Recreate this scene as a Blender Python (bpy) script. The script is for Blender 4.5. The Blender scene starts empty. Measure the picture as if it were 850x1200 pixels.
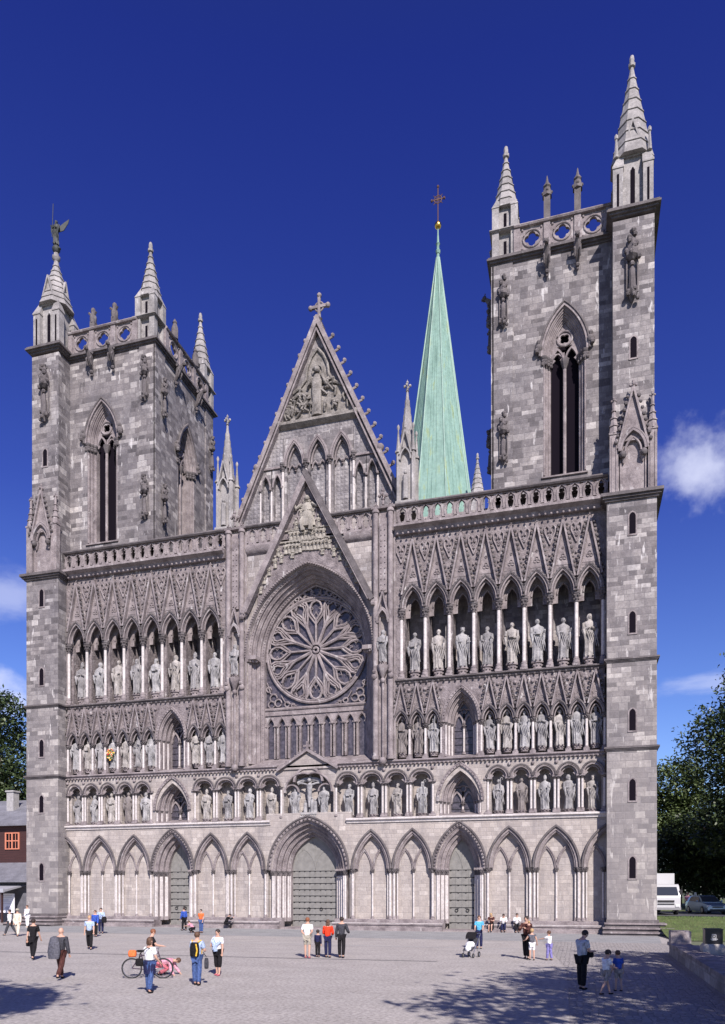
import bpy, math, random
from mathutils import Vector, Matrix
from math import sin, cos, pi, radians, sqrt, acos, atan2
random.seed(7)
scn = bpy.context.scene
col = scn.collection

# ------------------------------------------------------------------ materials
def mat_new(name):
    m = bpy.data.materials.new(name); m.use_nodes = True
    nt = m.node_tree; b = nt.nodes['Principled BSDF']
    return m, nt, b
def plain(name, c, rough=.6, metal=0., var=.0, scale=6., bump=0., spec=.5):
    m, nt, b = mat_new(name); b.inputs['Specular IOR Level'].default_value = spec
    b.inputs['Base Color'].default_value = (*c, 1); b.inputs['Roughness'].default_value = rough
    b.inputs['Metallic'].default_value = metal
    if var or bump:
        g = nt.nodes.new('ShaderNodeNewGeometry'); n = nt.nodes.new('ShaderNodeTexNoise')
        n.inputs['Scale'].default_value = scale; n.inputs['Detail'].default_value = 5
        nt.links.new(g.outputs['Position'], n.inputs['Vector'])
        if var:
            mx = nt.nodes.new('ShaderNodeMix'); mx.data_type = 'RGBA'
            mx.inputs[6].default_value = (*[v*(1-var) for v in c], 1); mx.inputs[7].default_value = (*[min(1, v*(1+var)) for v in c], 1)
            mr = nt.nodes.new('ShaderNodeMapRange'); mr.inputs[1].default_value = .3; mr.inputs[2].default_value = .7
            nt.links.new(n.outputs[0], mr.inputs[0]); nt.links.new(mr.outputs[0], mx.inputs[0])
            nt.links.new(mx.outputs[2], b.inputs['Base Color'])
        if bump:
            bp = nt.nodes.new('ShaderNodeBump'); bp.inputs['Strength'].default_value = bump; bp.inputs['Distance'].default_value = .05
            nt.links.new(n.outputs[0], bp.inputs['Height']); nt.links.new(bp.outputs[0], b.inputs['Normal'])
    return m

def M_(nt, op, a, b=None, c=None):
    n = nt.nodes.new('ShaderNodeMath'); n.operation = op
    for i, v in enumerate((a, b, c)):
        if v is None: continue
        if isinstance(v, (int, float)): n.inputs[i].default_value = v
        else: nt.links.new(v, n.inputs[i])
    return n.outputs[0]
def ramp(nt, fac, stops, interp='LINEAR'):
    r = nt.nodes.new('ShaderNodeValToRGB'); r.color_ramp.interpolation = interp
    els = r.color_ramp.elements
    while len(els) < len(stops): els.new(.5)
    for e, (p, c) in zip(els, stops): e.position = p; e.color = (*c, 1)
    nt.links.new(fac, r.inputs[0]); return r.outputs[0]
def mixc(nt, f, a, b, mode='MIX'):
    mx = nt.nodes.new('ShaderNodeMix'); mx.data_type = 'RGBA'; mx.blend_type = mode
    for i, v in ((0, f), (6, a), (7, b)):
        if isinstance(v, (int, float)): mx.inputs[i].default_value = v
        elif isinstance(v, tuple): mx.inputs[i].default_value = (*v, 1)
        else: nt.links.new(v, mx.inputs[i])
    return mx.outputs[2]
def noise(nt, vec, scale, detail=4, rough=.55, sc=None):
    n = nt.nodes.new('ShaderNodeTexNoise'); n.inputs['Scale'].default_value = scale
    n.inputs['Detail'].default_value = detail; n.inputs['Roughness'].default_value = rough
    if sc:
        mp = nt.nodes.new('ShaderNodeMapping'); mp.inputs['Scale'].default_value = sc
        nt.links.new(vec, mp.inputs[0]); vec = mp.outputs[0]
    nt.links.new(vec, n.inputs['Vector']); return n.outputs[0]

def ashlar(name, stops, rh=.42, bw=.95, mortar=(.25, .23, .24), streak=.5, bump=.5, tile=0.):
    """random coursed stone blocks in world space, with pale lime runs and weathering"""
    m, nt, b = mat_new(name)
    g = nt.nodes.new('ShaderNodeNewGeometry'); sp = nt.nodes.new('ShaderNodeSeparateXYZ')
    nt.links.new(g.outputs['Position'], sp.inputs[0])
    wob = noise(nt, g.outputs['Position'], 1.3, 2)
    u = M_(nt, 'ADD', M_(nt, 'ADD', sp.outputs[0], sp.outputs[1]), M_(nt, 'MULTIPLY', wob, .06))
    # warp of z gives courses of unequal height
    zz = M_(nt, 'ADD', sp.outputs[2], M_(nt, 'MULTIPLY', M_(nt, 'SINE', M_(nt, 'MULTIPLY', sp.outputs[2], 1.9)), .16))
    v = M_(nt, 'DIVIDE', zz, rh); row = M_(nt, 'FLOOR', v); fv = M_(nt, 'FRACT', v)
    wr = nt.nodes.new('ShaderNodeTexWhiteNoise'); wr.noise_dimensions = '1D'; nt.links.new(row, wr.inputs['W'])
    rv = wr.outputs['Value']
    bwv = M_(nt, 'MULTIPLY_ADD', rv, bw*.7, bw*.65)
    uu = M_(nt, 'DIVIDE', M_(nt, 'MULTIPLY_ADD', rv, 7.3, u), bwv)
    cc = M_(nt, 'FLOOR', uu); fu = M_(nt, 'FRACT', uu)
    cb = nt.nodes.new('ShaderNodeCombineXYZ'); nt.links.new(row, cb.inputs[0]); nt.links.new(cc, cb.inputs[1])
    wn = nt.nodes.new('ShaderNodeTexWhiteNoise'); wn.noise_dimensions = '2D'; nt.links.new(cb.outputs[0], wn.inputs['Vector'])
    base = ramp(nt, wn.outputs['Value'], stops)
    big = noise(nt, g.outputs['Position'], .35, 5)
    base = mixc(nt, 1., base, ramp(nt, big, [(.3, (.70, .70, .73)), (.7, (1.15, 1.13, 1.1))]), 'MULTIPLY')
    base = mixc(nt, 1., base, ramp(nt, noise(nt, g.outputs['Position'], 2.6, 6, .7), [(.3, (.70, .69, .70)), (.7, (1.25, 1.25, 1.23))]), 'MULTIPLY')
    fine = noise(nt, g.outputs['Position'], 9, 6, .7)
    base = mixc(nt, 1., base, ramp(nt, fine, [(.3, (.74, .74, .74)), (.7, (1.2, 1.2, 1.2))]), 'MULTIPLY')
    # mortar
    eu = M_(nt, 'MULTIPLY', M_(nt, 'MINIMUM', fu, M_(nt, 'SUBTRACT', 1., fu)), bwv)
    ev = M_(nt, 'MULTIPLY', M_(nt, 'MINIMUM', fv, M_(nt, 'SUBTRACT', 1., fv)), rh)
    e = M_(nt, 'MINIMUM', eu, ev)
    mm = M_(nt, 'LESS_THAN', e, .014)
    base = mixc(nt, M_(nt, 'MULTIPLY', mm, .7), base, mortar)
    if streak:
        s = noise(nt, g.outputs['Position'], 1., 5, .6, (2.6, 2.6, .55))
        s2 = M_(nt, 'MULTIPLY', ramp(nt, s, [(.635, (0, 0, 0)), (.68, (1, 1, 1))]), streak)
        s3 = noise(nt, g.outputs['Position'], 1., 6, .7, (5., 5., 1.1))
        s2 = M_(nt, 'MAXIMUM', s2, M_(nt, 'MULTIPLY', ramp(nt, s3, [(.63, (0, 0, 0)), (.67, (1, 1, 1))]), streak*.85))
        base = mixc(nt, s2, base, (.52, .5, .49))
        low = nt.nodes.new('ShaderNodeMapRange'); low.inputs[1].default_value = 24.; low.inputs[2].default_value = 8.; nt.links.new(sp.outputs[2], low.inputs[0])
        base = mixc(nt, low.outputs[0], base, mixc(nt, .45, mixc(nt, 1., base, (1.18, 1.16, 1.08), 'MULTIPLY'), tuple(sum(c_[k] for _, c_ in stops)/len(stops)*1.12 for k in range(3))))
        d = noise(nt, g.outputs['Position'], 1., 4, .6, (1.4, 1.4, .22))
        base = mixc(nt, M_(nt, 'MULTIPLY', ramp(nt, d, [(.52, (0, 0, 0)), (.72, (1, 1, 1))]), .45), base, (.13, .12, .13))
    nt.links.new(base, b.inputs['Base Color']); b.inputs['Roughness'].default_value = .85
    h = M_(nt, 'ADD', M_(nt, 'MINIMUM', M_(nt, 'MULTIPLY', e, 18.), .5), M_(nt, 'MULTIPLY', fine, .6))
    h = M_(nt, 'ADD', h, M_(nt, 'MULTIPLY', wn.outputs['Value'], .35))
    if tile:
        t1 = M_(nt, 'ABSOLUTE', M_(nt, 'SUBTRACT', M_(nt, 'FRACT', M_(nt, 'DIVIDE', u, tile)), .5))
        t2 = M_(nt, 'ABSOLUTE', M_(nt, 'SUBTRACT', M_(nt, 'FRACT', M_(nt, 'DIVIDE', sp.outputs[2], tile)), .5))
        h = M_(nt, 'SUBTRACT', h, M_(nt, 'MULTIPLY', M_(nt, 'MAXIMUM', t1, t2), 2.5))
    bp = nt.nodes.new('ShaderNodeBump'); bp.inputs['Strength'].default_value = bump; bp.inputs['Distance'].default_value = .04
    nt.links.new(h, bp.inputs['Height']); nt.links.new(bp.outputs[0], b.inputs['Normal'])
    return m
def carved(name, c0, c1, scale=5., bump=.6, pale=.3):
    m, nt, b = mat_new(name)
    g = nt.nodes.new('ShaderNodeNewGeometry'); P = g.outputs['Position']
    base = ramp(nt, noise(nt, P, scale*.25, 6, .65), [(.32, c0), (.68, c1)])
    fine = noise(nt, P, scale*2.5, 5, .7)
    base = mixc(nt, 1., base, ramp(nt, fine, [(.3, (.7, .7, .7)), (.7, (1.22, 1.22, 1.22))]), 'MULTIPLY')
    if pale:
        s = noise(nt, P, 1., 5, .6, (2.2, 2.2, 1.))
        base = mixc(nt, M_(nt, 'MULTIPLY', ramp(nt, s, [(.615, (0, 0, 0)), (.665, (1, 1, 1))]), pale), base, (.55, .53, .52))
    nt.links.new(base, b.inputs['Base Color']); b.inputs['Roughness'].default_value = .85
    bp = nt.nodes.new('ShaderNodeBump'); bp.inputs['Strength'].default_value = bump; bp.inputs['Distance'].default_value = .05
    nt.links.new(M_(nt, 'ADD', noise(nt, P, scale, 3), M_(nt, 'MULTIPLY', fine, .4)), bp.inputs['Height']); nt.links.new(bp.outputs[0], b.inputs['Normal'])
    return m

STONE = ashlar('ashlar_stone', [(0, (.095, .086, .09)), (.2, (.145, .132, .137)), (.55, (.20, .184, .187)), (.85, (.262, .244, .242)), (1, (.41, .39, .38))], .37, .72, (.13, .12, .125), streak=.8)
WALLST = ashlar('arcade_stone', [(0, (.24, .212, .202)), (.4, (.29, .26, .247)), (.8, (.335, .304, .29)), (1, (.43, .40, .385))], .34, .62, (.21, .19, .185), streak=.35, bump=.6)
TILE = ashlar('diapered_stone', [(0, (.17, .158, .165)), (.5, (.22, .207, .213)), (1, (.28, .265, .27))], .5, .5, streak=.45, bump=.9, tile=.33)
TRIM = carved('trim_stone', (.13, .108, .112), (.31, .27, .268), 5., .6, .35)
DARKTRIM = carved('weathered_shaded_stone', (.065, .056, .058), (.145, .128, .129), 5., .5, .1)  # weathered tone that also paints shade into mouldings and step risers
CARVE = carved('carved_relief_stone', (.10, .082, .086), (.29, .252, .252), 7., 1.6, .8)
RELIEF = carved('relief_figures_stone', (.17, .155, .135), (.38, .35, .305), 9., .8, .0)
RELIEFD = carved('weathered_relief_stone', (.10, .09, .08), (.30, .275, .25), 8., 1., .2)
STATUE = carved('statue_soapstone', (.17, .166, .17), (.42, .41, .41), 7., .5, .0)
STATUED = carved('statue_soapstone_dark', (.14, .12, .115), (.25, .225, .215), 7., .5, .0)
MARBLE = carved('pale_marble', (.42, .385, .37), (.60, .56, .54), 3., .1, 0)
SPIREST = carved('spire_stone', (.17, .16, .157), (.36, .34, .33), 3., .4, .5)
ROLL = [TRIM, DARKTRIM]  # second slot paints dark undercut lines onto hood rolls, beside real weathering
COPPER = None
def copper():
    m, nt, b = mat_new('green_copper')
    g = nt.nodes.new('ShaderNodeNewGeometry'); P = g.outputs['Position']
    base = ramp(nt, noise(nt, P, 1., 6, .65, (1.3, 1.3, .16)), [(.3, (.10, .185, .15)), (.42, (.16, .27, .22)), (.58, (.205, .33, .275)), (.65, (.22, .30, .16)), (.72, (.14, .20, .12))])
    base = mixc(nt, 1., base, ramp(nt, noise(nt, P, 2.5, 5), [(.3, (.85, .85, .85)), (.7, (1.1, 1.1, 1.1))]), 'MULTIPLY')
    nt.links.new(base, b.inputs['Base Color']); b.inputs['Roughness'].default_value = .6
    return m
COPPER = copper()
GLASS = plain('leaded_glass', (.06, .053, .066), .35, 0, .5, 5, .15)
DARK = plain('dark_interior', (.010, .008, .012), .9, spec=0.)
IRON = plain('dark_iron', (.03, .028, .03), .5, .6)
BRONZE = plain('dark_bronze', (.035, .04, .038), .7, 0., .3)
GOLD = plain('gilded', (.85, .5, .12), .25, 1.)
DOOR = plain('door_grey_green', (.19, .184, .172), .6, 0, .15, 3., .1)

# ------------------------------------------------------------------ mesh builder
class MB:
    def __init__(s): s.v = []; s.f = []; s.m = []
    def add(s, vs, fs, m=0, T=None):
        o = len(s.v)
        s.v += [tuple(T @ Vector(p)) for p in vs] if T else [tuple(p) for p in vs]
        s.f += [tuple(i+o for i in f) for f in fs]; s.m += [m]*len(fs); return s
    def box(s, x0, x1, y0, y1, z0, z1, m=0, T=None):
        if x0 > x1: x0, x1 = x1, x0
        vs = [(x, y, z) for z in (z0, z1) for y in (y0, y1) for x in (x0, x1)]
        return s.add(vs, [(0, 2, 3, 1), (4, 5, 7, 6), (0, 1, 5, 4), (2, 6, 7, 3), (0, 4, 6, 2), (1, 3, 7, 5)], m, T)
    def prism(s, poly, y0, y1, m=0, T=None):          # polygon in xz, extruded along y
        n = len(poly); vs = [(x, y0, z) for x, z in poly]+[(x, y1, z) for x, z in poly]
        return s.add(vs, [tuple(range(n)), tuple(range(2*n-1, n-1, -1))]+[(i, i+n, (i+1) % n+n, (i+1) % n) for i in range(n)], m, T)
    def hprof(s, x0, x1, prof, m=0):                 # profile in yz, extruded along x
        n = len(prof); vs = [(x0, y, z) for y, z in prof]+[(x1, y, z) for y, z in prof]
        return s.add(vs, [tuple(range(n)), tuple(range(2*n-1, n-1, -1))]+[(i, i+n, (i+1) % n+n, (i+1) % n) for i in range(n)], m)
    def loops(s, rings, m=0, close=True, cap=True, T=None):
        n = len(rings[0]); vs = [p for r in rings for p in r]; fs = []
        for k in range(len(rings)-1):
            for i in range(n if close else n-1):
                j = (i+1) % n; fs.append((k*n+i, k*n+j, (k+1)*n+j, (k+1)*n+i))
        if cap: fs.append(tuple(range(n-1, -1, -1))); fs.append(tuple((len(rings)-1)*n+i for i in range(n)))
        return s.add(vs, fs, m, T)
    def lathe(s, cx, cy, prof, n=8, a0=None, m=0, sx=1, sy=1, T=None):
        a0 = pi/n if a0 is None else a0
        return s.loops([[(cx+r*cos(a0+2*pi*i/n)*sx, cy+r*sin(a0+2*pi*i/n)*sy, z) for i in range(n)] for z, r in prof], m, T=T)
    def tube(s, pts, r, n=6, m=0, T=None, rs=None):
        pts = [Vector(p) for p in pts]; rings = []; k = len(pts)
        up = Vector((0, 0, 1)) if abs((pts[-1]-pts[0]).normalized().z) < .9 else Vector((0, 1, 0))
        for i, p in enumerate(pts):
            d = (pts[min(i+1, k-1)]-pts[max(i-1, 0)])
            if d.length < 1e-6: d = Vector((0, 0, 1))
            d.normalize(); a = d.cross(up)
            if a.length < 1e-4: a = d.cross(Vector((1, 0, 0)))
            a.normalize(); b = a.cross(d); rr = rs[i] if rs else r
            rings.append([p+a*rr*cos(2*pi*j/n)+b*rr*sin(2*pi*j/n) for j in range(n)])
        return s.loops(rings, m, T=T)
    def ball(s, c, r, n=6, m=0, T=None, sq=(1, 1, 1)):
        rings = []
        for k in range(1, n//2+1):
            a = pi*k/(n//2+1); rings.append([(c[0]+r*sq[0]*sin(a)*cos(2*pi*i/n), c[1]+r*sq[1]*sin(a)*sin(2*pi*i/n), c[2]-r*sq[2]*cos(a)) for i in range(n)])
        return s.loops(rings, m, T=T)
    def bar(s, a, b, w, d, m=0):                     # bar in the xz plane with square section, a,b=(x,y,z), w in plane, d in y
        a = Vector(a); b = Vector(b); t = (b-a).normalized(); nrm = Vector((-t.z, 0, t.x))*w/2; dy = Vector((0, d/2, 0))
        vs = [a-nrm-dy, a+nrm-dy, a+nrm+dy, a-nrm+dy, b-nrm-dy, b+nrm-dy, b+nrm+dy, b-nrm+dy]
        return s.add(vs, [(0, 1, 2, 3), (7, 6, 5, 4), (0, 4, 5, 1), (1, 5, 6, 2), (2, 6, 7, 3), (3, 7, 4, 0)], m)
    def xf(s, T):
        s.v = [tuple(T @ Vector(p)) for p in s.v]
        if T.to_3x3().determinant() < 0: s.f = [tuple(reversed(f)) for f in s.f]
        return s
    def mesh(s, name, mats):
        me = bpy.data.meshes.new(name); me.from_pydata(s.v, [], s.f)
        for mt in (mats if isinstance(mats, (list, tuple)) else [mats]): me.materials.append(mt)
        me.polygons.foreach_set('material_index', s.m); me.polygons.foreach_set('use_smooth', [True]*len(s.f))
        me.validate(); me.update()
        try: me.set_sharp_from_angle(angle=radians(38))
        except Exception: pass
        return me
    def build(s, name, mats, parent=None, loc=None):
        return link(name, s.mesh(name, mats), parent, loc)
def link(name, me, parent=None, loc=None, rz=0):
    o = bpy.data.objects.new(name, me); col.objects.link(o)
    if parent is not None: o.parent = parent
    if loc is not None: o.location = loc
    if rz: o.rotation_euler = (0, 0, rz)
    return o
def tag(o, label, cat, group=None):
    o['label'] = label; o['category'] = cat
    if group: o['group'] = group
    return o
def thing(name, label, cat, loc=(0, 0, 0), rz=0, group=None):
    o = bpy.data.objects.new(name, None); col.objects.link(o); o.location = loc; o.rotation_euler = (0, 0, rz)
    o.empty_display_size = .3
    return tag(o, label, cat, group)
def struct(o): o['kind'] = 'structure'; return o

# ------------------------------------------------------------------ gothic helpers
def arch_pts(cx, a, h, zs, u=0., n=9):
    R = (a*a+h*h)/(2*a); ph = acos(max(-1, min(1, (R-a)/(R+u))))
    L = [(cx-a+R-(R+u)*cos(ph*i/n), zs+(R+u)*sin(ph*i/n)) for i in range(n+1)]
    return L+[(2*cx-x, z) for x, z in L[-2::-1]]
def mould(mb, cx, a, h, zs, prof, n=9, m=0, down=0.):
    """sweep a closed (u,y) profile along a pointed arch; down = straight jamb length"""
    cols = [arch_pts(cx, a, h, zs, u, n) for u, y in prof]; K = len(cols[0]); rings = []
    if down: rings.append([(c[0][0], prof[j][1], zs-down) for j, c in enumerate(cols)])
    rings += [[(c[k][0], prof[j][1], c[k][1]) for j, c in enumerate(cols)] for k in range(K)]
    if down: rings.append([(c[-1][0], prof[j][1], zs-down) for j, c in enumerate(cols)])
    mb.loops(rings, m)
def rectp(u0, u1, y0, y1): return [(u0, y0), (u1, y0), (u1, y1), (u0, y1)]
def rollp(u, y, r, n=6): return [(u+r*cos(2*pi*i/n), y+r*sin(2*pi*i/n)) for i in range(n)]
def panel(mb, x0, x1, z0, z1, y0, y1, cx, a, h, zs, n=8, m=0, u=0.):
    """wall slab with a pointed opening whose jambs run down to z0"""
    P = [(cx-a-u, z0)]+arch_pts(cx, a, h, zs, u, n)+[(cx+a+u, z0)]
    a = a+u
    if cx-a > x0: mb.box(x0, cx-a, y0, y1, z0, z1, m)
    if cx+a < x1: mb.box(cx+a, x1, y0, y1, z0, z1, m)
    A = P[1:-1]
    for (xa, za), (xb, zb) in zip(A[:-1], A[1:]):
        mb.add([(xa, y0, za), (xb, y0, zb), (xb, y0, z1), (xa, y0, z1), (xa, y1, za), (xb, y1, zb), (xb, y1, z1), (xa, y1, z1)],
               [(0, 1, 2, 3), (7, 6, 5, 4), (4, 5, 1, 0), (3, 2, 6, 7)], m)
def holecell(mb, x0, x1, z0, z1, y0, y1, rf, n=24, cx=None, cz=None, m=0):
    """rectangular slab pierced by a star-shaped hole r=rf(theta)"""
    cx = (x0+x1)/2 if cx is None else cx; cz = (z0+z1)/2 if cz is None else cz
    cs = [atan2(z-cz, x-cx) % (2*pi) for x in (x0, x1) for z in (z0, z1)]
    an = sorted(set([round(2*pi*i/n, 5) for i in range(n)]+[round(c, 5) for c in cs]))
    I = []; O = []
    for t in an:
        c, s_ = cos(t), sin(t); r = rf(t); I.append((cx+r*c, cz+r*s_))
        k = min(((x1-cx)/c if c > 1e-6 else (x0-cx)/c if c < -1e-6 else 1e9), ((z1-cz)/s_ if s_ > 1e-6 else (z0-cz)/s_ if s_ < -1e-6 else 1e9))
        O.append((cx+k*c, cz+k*s_))
    N = len(an); vs = [(x, y0, z) for x, z in I]+[(x, y0, z) for x, z in O]+[(x, y1, z) for x, z in I]+[(x, y1, z) for x, z in O]
    fs = []
    for i in range(N):
        j = (i+1) % N; fs += [(i, N+i, N+j, j), (2*N+j, 3*N+j, 3*N+i, 2*N+i), (i, j, 2*N+j, 2*N+i), (N+i, 3*N+i, 3*N+j, N+j)]
    mb.add(vs, fs, m)
def quatre(r, k=4, ph=0): return lambda t: r*(.72+.32*abs(cos((t-ph)*k/2)))
def vesica(a, h): return lambda t: 1/max(1e-6, (abs(cos(t)/a)**1.6+abs(sin(t)/h)**1.25)**(1/1.4))
def crocket(mb, x, y, z, r=.1, m=0): mb.ball((x, y, z), r, 6, m)
def crockets(mb, a, b, y, n, r=.1, off=(0, 0), m=0):
    for i in range(n):
        t = (i+.5)/n; r_ = r*(.75+.5*abs(sin(a[0]*37.1+i*5.3+b[1]))); crocket(mb, a[0]+(b[0]-a[0])*t+off[0], y, a[1]+(b[1]-a[1])*t+off[1], r_, m)
def finial(mb, x, y, z, s=1., m=0):
    mb.lathe(x, y, [(z, .07*s), (z+.25*s, .06*s), (z+.3*s, .12*s), (z+.4*s, .06*s), (z+.75*s, .05*s), (z+1.0*s, .02*s)], 6, m=m)
    for k in range(4):
        a = k*pi/2
        mb.ball((x+.2*s*cos(a), y+.2*s*sin(a), z+.52*s), .11*s, 6, m)
    mb.ball((x, y, z+.8*s), .1*s, 6, m)
_colcache = {}
def column_mesh(h, r, cap=.4, base=.3, leafy=True):
    k = (round(h, 2), r, cap, base, leafy)
    if k in _colcache: return _colcache[k]
    mb = MB(); c = r*2.3
    mb.lathe(0, 0, [(0, r*1.9), (base*.35, r*1.9), (base*.5, r*1.6), (base*.65, r*1.75), (base*.85, r*1.2), (base, r*1.05)], 10)
    mb.lathe(0, 0, [(base, r), (h-cap, r*.96)], 12, m=1)
    mb.lathe(0, 0, [(h-cap, r*1.0), (h-cap+.03, r*1.35), (h-cap+.06, r*1.05), (h-cap*.45, r*1.5), (h-cap*.22, c*.9), (h-cap*.22+.001, c), (h, c)], 8, m=2)
    if leafy:
        for j in range(6):
            a = j*pi/3
            mb.ball((c*.82*cos(a), c*.82*sin(a), h-cap*.38), r*.6, 6, 2); mb.ball((r*1.35*cos(a+.5), r*1.35*sin(a+.5), h-cap*.68), r*.5, 6, 2)
    me = mb.mesh('column', [TRIM, MARBLE, DARKTRIM]); _colcache[k] = me; return me
def columns(name, lst, parent):
    """a bundle of shafts that stand on one base: list of (x, y, z, h, r, cap, base, leafy)"""
    x0, y0, z0 = lst[0][:3]; mb = MB()
    for x, y, z, h, r, cap, base, leafy in lst:
        me = column_mesh(h, r, cap, base, leafy); o = len(mb.v)
        mb.v += [(v.co.x+x-x0, v.co.y+y-y0, v.co.z+z-z0) for v in me.vertices]
        mb.f += [tuple(i+o for i in p.vertices) for p in me.polygons]; mb.m += [p.material_index for p in me.polygons]
    return mb.build(name, [TRIM, MARBLE, DARKTRIM], parent, (x0, y0, z0))
def column(x, y, z, h, r, parent, cap=.4, base=.3, leafy=True):
    return link('column', column_mesh(h, r, cap, base, leafy), parent, (x, y, z))

# ------------------------------------------------------------------ the cathedral
CATH = thing('cathedral', 'grey stone gothic cathedral with two square towers, rose window and green copper spire', 'cathedral')

def part(name, mb, mats, parent=CATH): return mb.build(name, mats, parent)


# --- core walls behind the screens
w = MB()
for s_ in (-1, 1):
    w.box(s_*3.1, s_*9.75, .4, 3.0, 0, 8.1); w.box(s_*13.2, s_*21.6, .4, 3.0, 0, 8.1); w.box(s_*9.75, s_*13.2, 1.6, 3.0, 0, 8.1)
    w.box(s_*0.0, s_*10.1, .95, 3.0, 8.1, 12.2); w.box(s_*10.1, s_*13.0, 1.5, 3., 8.1, 12.2); w.box(s_*13.0, s_*21.6, .95, 3.0, 8.1, 12.2)
    w.box(s_*6.4, s_*10.3, .95, 3.0, 12.2, 18.0); w.box(s_*10.3, s_*12.85, 1.5, 3.0, 12.2, 18.0); w.box(s_*12.85, s_*21.6, .95, 3., 12.2, 18.)
    w.box(s_*6.6, s_*21.6, 2.3, 3.0, 18.0, 31.0)
    w.box(s_*5.0, s_*6.8, .02, 1.85, 12.2, 31.0)
w.box(-3.1, 3.1, 1.9, 3., 0, 8.1)
w.box(-6.6, 6.6, 1.95, 3.0, 12.2, 31.0)
WALL = part('wall', w, WALLST)

# --- plinth
p = MB()
for a, b in ((-21.6, -12.75), (-10.35, -2.1), (2.1, 10.35), (12.75, 21.6)):
    p.hprof(a, b, [(-.95, 0), (-.95, .2), (-.93, .22), (-.62, .22), (-.62, .38), (-.7, .40), (-.7, .5), (-.66, .54), (-.16, .56), (-.16, .74), (-.08, .8), (.45, .8), (.45, 0)])
    p.box(a+.01, b-.01, -.72, -.3, .505, .545, 1)
p.box(-2.1, 2.1, -.5, 1.7, 0, .1); p.box(10.35, 12.75, -.5, 1.4, 0, .1); p.box(-12.75, -10.35, -.5, 1.4, 0, .1)
part('plinth', p, [TRIM, MARBLE])

# --- ground arcade
G = MB()
bays = [(3.4, 6.5), (6.5, 9.6), (13.35, 16.5), (16.5, 19.75), (19.75, 23.0)]
def ground_bay(g, x0, x1, clip=None):
    c = (x0+x1)/2; a = (x1-x0)/2-.3
    for sgn in (1, -1):
        pass
gts = []
for s_ in (-1, 1):
    for x0, x1 in bays:
        c = s_*(x0+x1)/2; a = (x1-x0)/2-.32; h = 2.55
        b = MB(); xa, xb = sorted((s_*x0, s_*x1))
        panel(b, xa, xb, 4.5, 7.9, 0, .4, c, a, h, 4.5, 9)
        b2 = MB()
        mould(b2, c, a, h, 4.5, rectp(.02, .14, -.1, .05)); mould(b2, c, a, h, 4.5, rollp(.24, -.16, .085), m=1); mould(b2, c, a, h, 4.5, rollp(-.05, .06, .07)); mould(b2, c, a, h, 4.5, rectp(-.12, -.02, .15, .38))
        for q in (-1, 1):                                    # sub lancets on the wall face
            cc = c+q*a/2
            mould(b2, cc, a/2-.1, 1.45, 4.4, rollp(.02, .33, .06)); mould(b2, cc, a/2-.1, 1.45, 4.4, rollp(.1, .27, .045))
        lim = 21.42
        for mb_ in (b, b2):
            if x1 > 21.5:                                    # the last bay dies into the tower
                mb_.v = [(max(-lim, min(lim, v[0])), v[1], v[2]) for v in mb_.v]
            if mb_ is b: G.add(mb_.v, mb_.f)
            else: gts.append(mb_)
    # wall over the side portals
    panel(G, min(s_*9.6, s_*13.35), max(s_*9.6, s_*13.35), 4.5, 7.9, 0, .42, s_*11.45, .95, 2.15, 4.45, 10, 0, .7)
panel(G, -3.4, 3.4, 4.5, 8.75, -.02, .42, 0, 1.85, 2.6, 4.45, 12, 0, 1.1)
ARC = part('ground_arcade', G, WALLST)
for g_ in gts: g_.build('arch_moulding', ROLL, ARC)
for s_ in (-1, 1):
    for x0, x1 in bays:
        if (x0+x1)/2 < 21.4: column(s_*(x0+x1)/2, .28, .8, 3.68, .07, ARC, .32, .2)
    for x in (6.5, 16.5, 19.75):
        columns('clustered_column', [(s_*x+dx, y_, .8, 3.7, r_, .36, .25, True) for dx, y_, r_ in ((-.15, .02, .085), (.15, .02, .085), (-.36, .2, .065), (.36, .2, .065))], ARC)
    column(s_*3.5, .03, .8, 3.7, .085, ARC, .36, .25)
    column(s_*9.5, .03, .8, 3.7, .085, ARC, .36, .25); column(s_*13.45, .03, .8, 3.7, .085, ARC, .36, .25)
    column(s_*21.2, .1, .8, 3.7, .08, ARC, .36, .25)
for s_ in (-1, 1):
    for x, d_ in ((6.5, .2), (16.5, .2), (19.75, .2), (3.46, .16), (9.58, .17), (13.35, .15)):
        pp = MB(); pp.box(s_*x-d_, s_*x+d_, .1, .42, .78, 4.5); pp.build('pier_backing', WALLST, ARC)

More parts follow.
